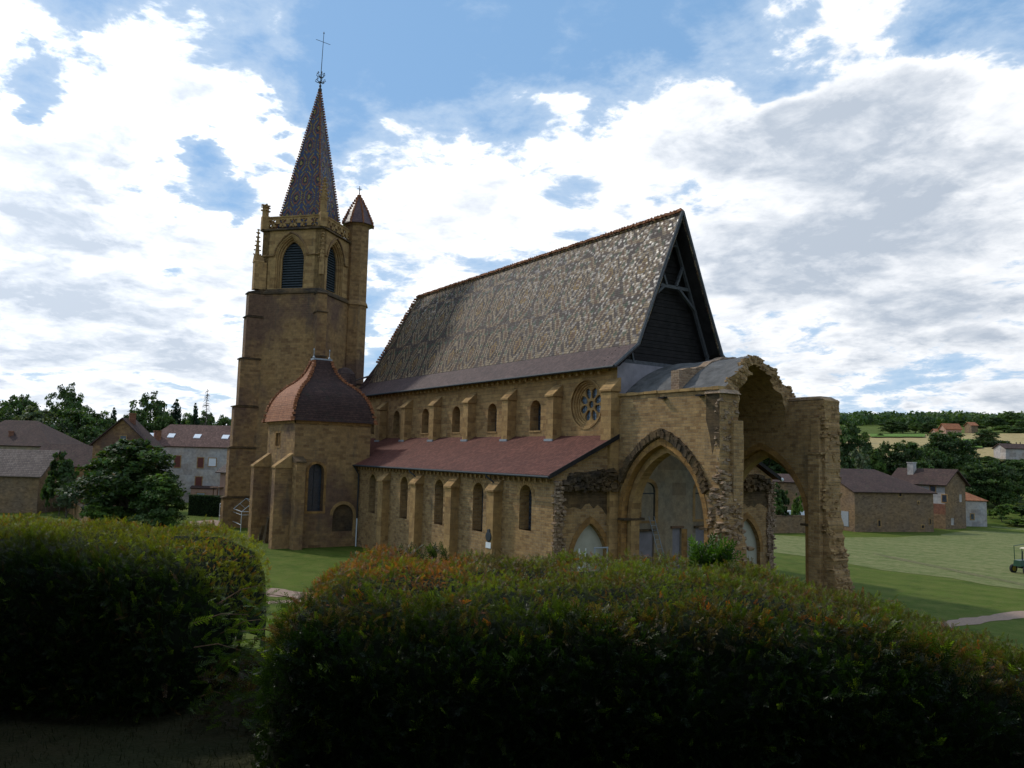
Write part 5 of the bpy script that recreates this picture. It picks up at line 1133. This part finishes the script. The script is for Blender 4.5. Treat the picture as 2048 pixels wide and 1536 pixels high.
plant('oakB','dark rounded tree cut by the left edge behind the village roofs',-8,165,795,110,group=gL)
plant('oakB','dark rounded tree with a ragged top second from the left edge',38,160,782,84,group=gL)
plant('grey','grey green willow-like tree in front of the taller trees at far left',62,145,812,95,group=gL,name='willow')
plant('airy','tallest tree on the left skyline with sky showing through its crown',128,168,766,78,group=gL)
plant('oakA','broad dark tree under the tallest left skyline tree',148,158,808,100,group=gL)
plant('oakC','brighter yellow green tree between the tall tree and the gabled house',198,170,822,70,group=gL)
plant('fir','little pointed conifer above the yellow green tree',223,185,817,26,group=gL,cat='conifer')
plant('oakB','dark tree low behind the ridge of the gabled house',232,160,834,60,group=gL)
plant('airy','wide airy tree with open crown above the gabled house',296,165,783,84,group=gL)
plant('oakB','dark tree filling in below the wide airy tree',268,158,812,66,group=gL)
plant('fir','dark conifer just right of the wide airy tree',347,165,801,40,group=gL,cat='conifer')
plant('fir','small narrow conifer above the long white house roof',386,175,808,26,group=gL,cat='conifer')
plant('oakC','light green tree behind the left part of the long roof',372,180,826,60,group=gL)
plant('oakC','light green tree behind the middle of the long roof',408,182,822,56,group=gL)
plant('oakA','low green tree between the bare conifer and the tower',446,180,826,60,group=gL)
plant('oakA','dark tree under the dark conifer behind the long roof',325,160,822,60,group=gL)
plant('oakB','dark tree low down behind the roofs left of the gabled house',180,150,845,80,group=gL)
plant('oakB','dark tree low down behind the hipped roof',85,150,835,90,group=gL)
# bare conifer
bc = at(411,850,172); root = thing('bare_conifer','thin half dead conifer with bare drooping twigs above the long roof','conifer',Vector((bc.x,bc.y,hgt(bc.x,bc.y)))); topz = at(411,778,172).z-root.location.z
q = MB(); q.tube([(0,0,0),(0,0,topz)], [.22,.03], 6)
for k in range(110):
    f_ = random.uniform(.5,1); z = topz*f_; a = random.uniform(0,6.28); l = 1.9*(1-f_)**.6+.25; q.tube([(0,0,z),(math.cos(a)*l*.6,math.sin(a)*l*.6,z+.1),(math.cos(a)*l,math.sin(a)*l,z-.25)], [.05,.03,.015], 4)
q.build('branches', 'bark', root)
plant('dense','big dark dense tree standing in front of the long white house',262,88,874,205,z=0,name='garden_tree')
plant('densel','rounder green tree at the foot of the big dark tree',330,84,947,118,z=0,name='garden_tree')
plant('dense','dark shrub mass left of the big dark tree',205,93,925,70,z=0,name='shrub',cat='shrub')
plant('bush','dark green climbing shrub beside the small barn gable',128,100,905,66,z=0,cat='bush')
plant('grey','pale flowering shrub beside the garden wall',142,98,953,46,z=0,name='flowering_shrub',cat='shrub')
plant('bushl','low yellow green spreading shrub behind the left hedge',212,84,1003,66,z=0,cat='bush')
plant('bushl','small bright shrub growing by the barn corner',102,100,940,28,z=0,cat='bush')
# clipped dark hedge
h0, h1 = at(384,1000,106), at(462,1000,104); d_ = (h1-h0).normalized(); n_ = Vector((-d_.y,d_.x,0)); rng = np.random.default_rng(5)
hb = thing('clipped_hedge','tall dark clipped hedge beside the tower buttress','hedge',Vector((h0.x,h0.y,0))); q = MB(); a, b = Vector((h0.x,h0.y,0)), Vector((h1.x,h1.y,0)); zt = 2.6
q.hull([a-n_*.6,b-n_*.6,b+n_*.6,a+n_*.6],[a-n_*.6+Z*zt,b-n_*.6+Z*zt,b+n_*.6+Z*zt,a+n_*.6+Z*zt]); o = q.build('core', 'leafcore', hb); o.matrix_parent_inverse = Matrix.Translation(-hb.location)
n = 7000; u_ = rng.uniform(0,(b-a).length,n); f_ = rng.uniform(0,1,n); zz = np.where(f_ < .75, rng.uniform(0,zt,n), zt+.03); vv = np.where(f_ < .75, np.where(rng.uniform(0,1,n) < .5,-.62,.62), rng.uniform(-.6,.6,n))
P = np.array(a)[None]+np.outer(u_,np.array(d_))+np.outer(vv,np.array(n_)); P[:,2] = zz; V, F = leaf_quads(P, np.tile([0,0,1.],(n,1)), .13, rng); o = np_mesh('foliage', V, F, tone_cols(n, (.03,.055,.02), rng), 'leaf', hb); o.matrix_parent_inverse = Matrix.Translation(-hb.location)

gR = 'trees and bushes behind the farm on the right'
T_ = [('oakB','dark round tree rising right behind the ruined pier',1697,150,838,88),('bush','low bush between the dark round tree and the big barn roof',1690,128,898,60),
 ('grey','grey green bushy tree just left above the barn roof',1716,135,898,66),('oakC','green bushy tree beside the dark round tree',1752,150,900,46),
 ('oakB','dark conical tree left of the wide round one over the barn',1770,152,878,44),('oakA','wide round tree above the middle of the barn roof',1812,150,877,92),
 ('oakA','largest round tree over the farmhouse roof',1892,158,857,120),('oakB','dark tree in front of the largest round tree',1868,146,890,80),('oakA','tree between barn roof and farmhouse chimney',1840,140,915,70),
 ('oakC','small pale tree at the left edge of the ripe field',1730,235,863,22),('oakB','broad field tree with twin crown left in the meadow',1784,300,838,50),('oakA','right half of the twin crowned field tree',1806,302,846,30),
 ('oakC','light field tree beside the dark round field tree',1831,300,845,32),('oakB','dark round field tree right of the light one',1858,298,842,34),('oakC','small bright tree below the dark round field tree',1846,300,861,18),('oakC','small slender tree near the left corner of the ripe field',1761,270,866,14),
 ('oakB','lone dark oak on the bank in the ripe field',1973,225,857,54),('bush','low bush left of the lone dark oak',1950,226,880,26),('grey','pale small bush on the field bank',1945,228,878,16),
 ('oakC','high bright tree on the right horizon',2022,330,822,54),('oakA','rounded green tree left of the high bright tree',1992,325,832,50),('oakC','green tree below the high bright tree',2010,300,850,52),('oakB','dark tree low beneath the bright hill trees',2036,285,855,50),('oakA','green tree cut by the right edge on the hill',2056,310,838,50),
 ('oakC','soft green tree behind the hillside farmhouse right end',1935,350,848,24),('oakB','dark round tree right behind the hillside farmhouse',1917,395,839,44),
 ('oakB','dark tree mass rising behind the white shed',1945,140,923,80),('oakB','dark tall tree right of the farm shed',1992,138,918,84),('oakA','green tree in the dark mass at the right edge',2035,142,915,80),('oakB','dark tree behind the lean-to shed roof',1962,150,935,60),
 ('bushl','round yellow green bush right of the farm shed',2000,126,1003,44),('bush','dark low bush at the right end of the farm',2040,128,1010,60),('bushl','low bright hedge bush by the field corner',2030,122,1034,60),('bush','bush beside the lean-to shed wall',1983,130,1020,24),
 ('oakB','dark tree on the slope seen through the south arch',1535,165,880,100),('oakB','second dark tree on the slope behind the outbuilding',1590,170,885,110),('oakA','green tree beyond the outbuilding near the pier',1640,160,890,80),
 ('oakB','dark tree filling the slope left of the largest round tree',1846,165,893,66),('oakA','dark tree on the slope right of the largest round tree',1930,170,893,60),('oakB','low dark tree in front of the ripe field bank',1900,185,905,90),('oakA','low tree on the slope above the barn ridge at left',1745,170,893,60),('oakC','lighter tree between the field bank and the dark mass',1975,175,912,56),('oakB','dark tree on the slope below the white shed',2020,175,918,80),
 ('oakA','hillside tree just left of the salmon roofed annex',1866,330,850,30),('oakB','hillside tree just right of the pale stone shed',1962,340,850,34),
 ('bush','dark bush against the outbuilding seen through the south arch',1562,103,968,38),('bushl','brighter bush beside the pier seen through the arch',1592,106,983,26),('oakB','dark tree behind the hidden farm left of the barn',1480,160,880,100)]
for key, lab, px, D_, ty, wd in T_: plant(key, lab, px, D_, ty, wd, group=gR, cat='bush' if 'bush' in key else 'tree')
for k, (s__, t__, lab) in enumerate(((-7,-7.5,'leftmost of the unseen shade trees added behind the viewpoint'),(-8,-2.5,'second from left of the unseen shade trees added behind the viewpoint'),(-7.5,2.5,'third from left of the unseen shade trees added behind the viewpoint'),(-7,7.5,'fourth from left of the unseen shade trees added behind the viewpoint'),(-3,13.,'rightmost of the unseen shade trees added behind the viewpoint'),(3.6,-8.7,'unseen tree added left of the viewpoint to shade the hedge foot'),(5.6,-11.2,'second unseen shade tree added farther left of the viewpoint')) ):  # unseen trees, added to keep sky and sun off hedges and terrace
    p = ST(s__, t__); rt_ = thing('broadleaf_tree', lab, 'tree', Vector((p.x,p.y,hgt(p.x,p.y)-.1)), 'unseen trees added to shade the terrace'); rt_.scale = (1.35,1.35,1.5); rt_.rotation_euler = (0,0,k*1.3)
    for nm, me in zip(('crown','trunk'), TREES['oakB']['meshes']): o = bpy.data.objects.new(nm, me); COL.objects.link(o); o.parent = rt_
# far wood on the ridge: one mass
rng = np.random.default_rng(77); Ps, Cs, Ns = [], [], []
for k in range(760):
    px = rng.uniform(1620,2250); D_ = rng.uniform(400,640); p = at(px, 850, D_); gz = hgt(p.x,p.y)
    if D_ < 430 and rng.uniform() < .5: continue
    r_ = rng.uniform(2.2,5.6); n = 95; d = rnd_unit(n,rng); d[:,2] = d[:,2]*.75+.25; P = np.array([p.x,p.y,gz+r_*.45])+d*r_*np.array([1,1,.95])*rng.uniform(.8,1.05,(n,1)); Ps.append(P); Ns.append(d)
    t0 = np.array([(.05,.09,.03),(.065,.11,.035),(.04,.075,.03),(.085,.13,.035)][rng.integers(0,4)]); Cs.append(t0[None]*rng.uniform(.75,1.25,(n,1)))
V, F = leaf_quads(np.concatenate(Ps), np.concatenate(Ns), 1.5, rng, 1.3, .5); tag(np_mesh('far_wood', V, F, np.concatenate(Cs), 'leaf'), 'green wood covering the top of the hill on the right', 'wood', None, 'stuff')
# hedge line on the far field bank
rng = np.random.default_rng(78); Ps = []
for k in range(5200):
    px = rng.uniform(1918,2010); p = onhill_cache(px) if False else at(px, 905, 212); Ps.append((p.x+rng.normal()*.8, p.y+rng.normal()*.8, hgt(p.x,p.y)+rng.uniform(0,1.9)))
V, F = leaf_quads(np.array(Ps), np.tile([0,0,1.],(len(Ps),1)), .5, rng); tag(np_mesh('field_hedge', V, F, tone_cols(len(Ps),(.025,.045,.015),rng), 'leaf'), 'dark field hedge along the bank below the ripe field', 'hedge')
for px in (2033, 2041):
    p = at(px, 905, 205); q = MB(); gz = hgt(p.x,p.y); tz = at(px,884,205).z; q.tube([(p.x,p.y,gz-.3),(p.x,p.y,tz)], [.16,.1], 6); q.box(p.x-.6,p.x+.6,p.y-.05,p.y+.05,tz-.7,tz-.55)
    tag(q.build('utility_pole', 'wood_dark'), 'left wooden utility pole by the white shed' if px < 2036 else 'right wooden utility pole by the white shed', 'pole')

# ------------------------------------------------------------------ foreground yew hedges
def fnoise(x, y, z, f_=1., seed=0.):
    a = np.sin(x*2.1*f_+seed+1.7*np.sin(y*1.3*f_+seed))+np.sin(y*2.7*f_+1.1*seed+1.3*np.sin(z*1.9*f_))+np.sin(z*2.3*f_+2*seed+1.5*np.sin(x*1.7*f_)); return a/3
def sprig(nn=12, L=1., nl=.26, w_=.055, seed=0, spread=1.0):
    rng = np.random.default_rng(seed); V, F = [], []
    def quad(p, d, l, ww, up_):
        s_ = np.cross(d, up_); s_ /= np.linalg.norm(s_)+1e-9; i = len(V); V.extend([p-s_*ww*.5, p+d*l*.55-s_*ww*.6, p+d*l, p+d*l*.55+s_*ww*.6]); F.append([i,i+1,i+2,i+3])
    quad(np.array([0,0,0.]), np.array([0,0,1.]), L*.95, .035, np.array([0,1.,0])); 
    for k in range(nn):
        h = L*(.08+.9*k/nn); sg = 1 if k % 2 else -1; d = np.array([sg*spread, rng.uniform(-.35,.35), .75+.6*k/nn]); d /= np.linalg.norm(d)
        quad(np.array([0,0,h]), d, nl*(1.1-.45*k/nn), w_, np.array([0,1.,0])+rng.normal(size=3)*.35)
    return np.array(V), np.array(F)
SPR = [sprig(14, 1, .28, .06, k, 1.) for k in range(4)]
def scatter(P, Dn, L, C_, rng, tmpl):
    n = len(P); V0, F0 = tmpl; z = Dn/np.linalg.norm(Dn,axis=1)[:,None]; a = np.cross(z, rnd_unit(n,rng)); a /= np.linalg.norm(a,axis=1)[:,None]; b = np.cross(z,a)
    M3 = np.stack([a,b,z],2)*L[:,None,None]; V = np.einsum('nij,vj->nvi', M3, V0)+P[:,None,:]; F = F0[None]+(np.arange(n)*len(V0))[:,None,None]
    tip = np.linspace(.75,1.25,len(F0))[None,:,None]; C = np.clip(C_[:,None,:]*tip*rng.uniform(.8,1.2,(n,len(F0),1)),0,1)
    return V.reshape(-1,3), F.reshape(-1,4), C.reshape(-1,3)
fh, rh = np.array(FH), np.array(RH); cam0 = np.array([CAM.x, CAM.y, 0])
def hedge(name, label, ta, tb, cap_a, cap_b, sF, thick, ztop, n_spr, colf, seed, nexp=.42):
    """ztop(t): top level, cap_*: rounding length at the ends (0 = runs on out of view)"""
    rng = np.random.default_rng(seed)
    def surf(th, t, grow=0.):
        e = np.ones_like(t)
        if cap_a: e = np.minimum(e, np.clip(1-((ta+cap_a-t)/cap_a).clip(0,1)**2.2,0,1)**.5)
        if cap_b: e = np.minimum(e, np.clip(1-((t-tb+cap_b)/cap_b).clip(0,1)**2.2,0,1)**.5)
        zb = np.array([hgt(*(cam0+fh*(sF(tt)+.6)+rh*tt)[:2]) for tt in t])-.15
        a = thick/2*e; H_ = (ztop(t)-zb)*(.35+.65*e); c_, s_ = np.cos(th), np.sin(th); sx = -np.sign(c_)*np.abs(c_)**nexp; sz = np.abs(s_)**nexp
        sc_ = np.array([sF(tt) for tt in t])+thick/2; wob = .03*fnoise(t*1.3, th*2, t*.4, 2.4, seed)+.03*fnoise(t*5, th*5, t, 2.0, seed+3)
        s = sc_+sx*(a+wob+grow); z = zb+sz*(H_+wob*.7+grow)+.0
        return cam0[None]+np.outer(s,fh)+np.outer(t,rh)+np.outer(z,[0,0,1.]), e
    root = thing(name, label, 'hedge', Vector(cam0+fh*(sF((ta+tb)/2)+thick/2)+rh*((ta+tb)/2))+Z*6.9)
    # dark solid core, added under the sprigs to block light
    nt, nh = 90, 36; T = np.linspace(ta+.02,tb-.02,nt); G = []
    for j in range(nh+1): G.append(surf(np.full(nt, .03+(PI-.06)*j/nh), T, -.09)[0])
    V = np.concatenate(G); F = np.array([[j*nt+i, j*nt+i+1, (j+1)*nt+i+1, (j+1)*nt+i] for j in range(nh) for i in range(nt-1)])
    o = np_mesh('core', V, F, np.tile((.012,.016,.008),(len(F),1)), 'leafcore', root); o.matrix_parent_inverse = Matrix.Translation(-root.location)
    # foliage
    n = int(n_spr*1.0); t = rng.uniform(ta+.02,tb-.02,n); u = rng.uniform(0,1,n)
    # theta so that the front face, rounded shoulder and top are evenly covered
    tab = np.linspace(.02, PI*.80, 200); pr = np.stack([np.abs(np.cos(tab))**nexp*-np.sign(np.cos(tab))*thick/2, np.abs(np.sin(tab))**nexp*1.1],1); cum = np.r_[0, np.cumsum(np.linalg.norm(np.diff(pr,axis=0),axis=1))]; th = np.interp(u*cum[-1], cum, tab)
    P, e = surf(th, t, 0.); P2, _ = surf(th, t, .05); P3, _ = surf(th+.01, t, 0.)
    out = P2-P; out /= np.linalg.norm(out,axis=1)[:,None]+1e-9
    ends = np.zeros((n,3))
    if cap_a: ends -= rh*((ta+cap_a*.6-t)/cap_a*1.6).clip(0,1)[:,None]
    if cap_b: ends += rh*((t-tb+cap_b*.6)/cap_b*1.6).clip(0,1)[:,None]
    top = (th > .9)
    Dn = out*.7+ends+rng.normal(size=(n,3))*np.where(th > 1.3,.8,.5)[:,None]+np.where(top,.05,.1)[:,None]*np.array([0,0,1.]); L = rng.uniform(.035,.085,n)*np.where(th > 1.2,.62,1.1)
    lob = fnoise(P[:,0]*1.6,P[:,1]*1.6,P[:,2]*1.6,2.6,seed+1); P = P+out*(lob*.035-.03)[:,None]+out*rng.normal(size=(n,1))*.018; L *= (1+.35*lob)
    C_ = colf(P, th, t, rng, lob); Vs, Fs, Cs, off = [], [], [], 0
    for k in range(4):
        m = slice(k, n, 4); V, F, C = scatter(P[m], Dn[m], L[m], C_[m], rng, SPR[k]); Vs.append(V); Fs.append(F+off); Cs.append(C); off += len(V)
    o = np_mesh('foliage', np.concatenate(Vs), np.concatenate(Fs), np.concatenate(Cs), 'needle', root); o.matrix_parent_inverse = Matrix.Translation(-root.location)
    return root
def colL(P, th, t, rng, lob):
    n = len(P); g = np.array([.020,.042,.009]); y = np.array([.24,.23,.018]); o_ = np.array([.28,.13,.02]); k = np.clip((th-.8)/1.0,0,1)[:,None]  # k runs front to top, adding sunlight to the new-growth colour
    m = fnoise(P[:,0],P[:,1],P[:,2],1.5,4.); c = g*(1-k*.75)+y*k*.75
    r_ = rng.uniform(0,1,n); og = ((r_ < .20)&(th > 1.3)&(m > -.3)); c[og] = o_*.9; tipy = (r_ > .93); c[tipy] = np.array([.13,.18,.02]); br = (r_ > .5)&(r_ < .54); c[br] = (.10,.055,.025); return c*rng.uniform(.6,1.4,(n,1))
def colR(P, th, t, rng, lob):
    n = len(P); g = np.array([.016,.034,.008]); y = np.array([.17,.20,.02]); b_ = np.array([.12,.08,.035]); k = np.clip((th-.8)/.9,0,1)[:,None]  # k brightens the top: sunlight painted in along with new growth
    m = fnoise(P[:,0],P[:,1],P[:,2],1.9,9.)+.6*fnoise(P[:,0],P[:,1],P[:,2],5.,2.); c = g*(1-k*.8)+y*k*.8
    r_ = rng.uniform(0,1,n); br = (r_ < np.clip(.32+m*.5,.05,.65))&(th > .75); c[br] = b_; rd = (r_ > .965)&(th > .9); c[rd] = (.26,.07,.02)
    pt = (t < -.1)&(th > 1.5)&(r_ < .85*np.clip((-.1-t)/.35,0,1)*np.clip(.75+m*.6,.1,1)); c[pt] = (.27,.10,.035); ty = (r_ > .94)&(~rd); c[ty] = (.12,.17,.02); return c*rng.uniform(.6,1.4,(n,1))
zL = lambda t: 8.14-.10*np.clip((t+3.2)/1.4,0,1)**2
zR = lambda t: np.interp(t, [-1.3,-.9,-.4,.6,1.35,1.87,2.4,2.94,3.48,4.3,5.5], [7.98,8.05,8.05,8.07,8.07,7.98,7.83,7.63,7.43,7.1,6.6])
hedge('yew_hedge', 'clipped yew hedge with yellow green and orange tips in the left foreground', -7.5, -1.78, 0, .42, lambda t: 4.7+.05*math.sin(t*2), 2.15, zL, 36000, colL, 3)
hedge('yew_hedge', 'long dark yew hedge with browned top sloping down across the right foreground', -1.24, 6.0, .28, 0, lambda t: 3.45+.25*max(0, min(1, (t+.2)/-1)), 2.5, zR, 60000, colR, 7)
# loose shoots standing above the hedge top and thin twigs in the gap
rng = np.random.default_rng(91)
def shoots(name, label, cat, pts, n, L, col, spread, par=None):
    P, Dn = [], []
    for k in range(n):
        b = pts[rng.integers(0,len(pts))]; P.append(np.array(b)+rng.normal(size=3)*np.array(spread)); Dn.append(np.array([0,0,1.])+rng.normal(size=3)*.45)
    P, Dn = np.array(P), np.array(Dn); Ls = rng.uniform(.6,1.3,n)*L; V, F, C = scatter(P, Dn, Ls, np.tile(col,(n,1))*rng.uniform(.6,1.4,(n,1)), rng, SPR[1]); return tag(np_mesh(name, V, F, C, 'needle'), label, cat)
def P3(s_, t_, z_): return tuple(cam0+fh*s_+rh*t_+np.array([0,0,z_]))
shoots('hedge_shoots', 'tuft of bright green fresh shoots on the hedge top before the big arch pier', 'shoots', [P3(5.2,1.20+.03*k,8.05) for k in range(8)], 90, .15, (.06,.12,.02), (.03,.03,.02))
shoots('hedge_shoots', 'darker upright shoots on the hedge top before the aisle wall', 'shoots', [P3(5.3,-.66+.045*k,8.03) for k in range(7)], 34, .10, (.04,.06,.018), (.03,.03,.02))
gap = []
for k in range(12):
    t_ = rng.choice([-1.80,-1.24])+rng.normal()*.03; sg = 1 if t_ < -1.5 else -1; a = np.array(P3(rng.uniform(4.6,5.6), t_, rng.uniform(7.15,7.75))); b = a+rh*sg*rng.uniform(.12,.38)+fh*rng.normal()*.1+np.array([0,0,rng.uniform(-.02,.15)]); g_ = MB(); gap.append(g_); g_.tube([a, (a+b)/2+np.array([0,0,.03]), b], [.004,.003,.0015], 4)
gp = thing('gap_twigs', 'thin yew twigs and bright sprays reaching across the gap between the two hedges', 'twigs', Vector(P3(5.1,-1.5,7.1))); 
for g_ in gap: o = g_.build('stem', 'wood', gp); o.matrix_parent_inverse = Matrix.Translation(-gp.location)
P, Dn, C_ = [], [], []
for k in range(620):
    low = rng.uniform() < .6; z_ = rng.uniform(7.0,7.42) if low else rng.uniform(7.2,7.8); sd = rng.uniform() < .5; wgap = .2 if low else .12
    t_ = (-1.82+abs(rng.normal())*wgap) if sd else (-1.24-abs(rng.normal())*wgap*.8); P.append(P3(rng.uniform(4.6,5.7), t_, z_)); Dn.append(rh*(1 if sd else -1)+rng.normal(size=3)*.6+np.array([0,0,.3])); C_.append((.07,.115,.018) if rng.uniform() < (.35 if low else .8) else ((.06,.035,.02) if low else (.05,.09,.02)))
V, F, C = scatter(np.array(P), np.array(Dn), rng.uniform(.06,.13,len(P)), np.array(C_)*rng.uniform(.7,1.3,(len(P),1)), rng, SPR[2]); o = np_mesh('sprays', V, F, C, 'needle', gp); o.matrix_parent_inverse = Matrix.Translation(-gp.location)
# terrace grass at the foot of the left hedge, blades coloured dark for shade
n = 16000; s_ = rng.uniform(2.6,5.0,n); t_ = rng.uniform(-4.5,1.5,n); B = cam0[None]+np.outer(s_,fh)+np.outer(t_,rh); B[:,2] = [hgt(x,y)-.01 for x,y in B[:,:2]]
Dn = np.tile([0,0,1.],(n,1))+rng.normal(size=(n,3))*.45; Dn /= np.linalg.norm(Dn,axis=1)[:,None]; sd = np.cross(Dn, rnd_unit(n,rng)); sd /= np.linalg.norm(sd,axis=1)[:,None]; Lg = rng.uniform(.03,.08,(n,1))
V = np.stack([B-sd*.003,B+sd*.003,B+Dn*Lg+sd*.0008,B+Dn*Lg-sd*.0008],1).reshape(-1,3); tag(np_mesh('shade_toned_grass', V, np.arange(4*n).reshape(n,4), tone_cols(n,(.022,.028,.010),rng,.4), 'leaf'), 'short grass at the foot of the hedges with shade in its colour', 'grass', None, 'stuff')
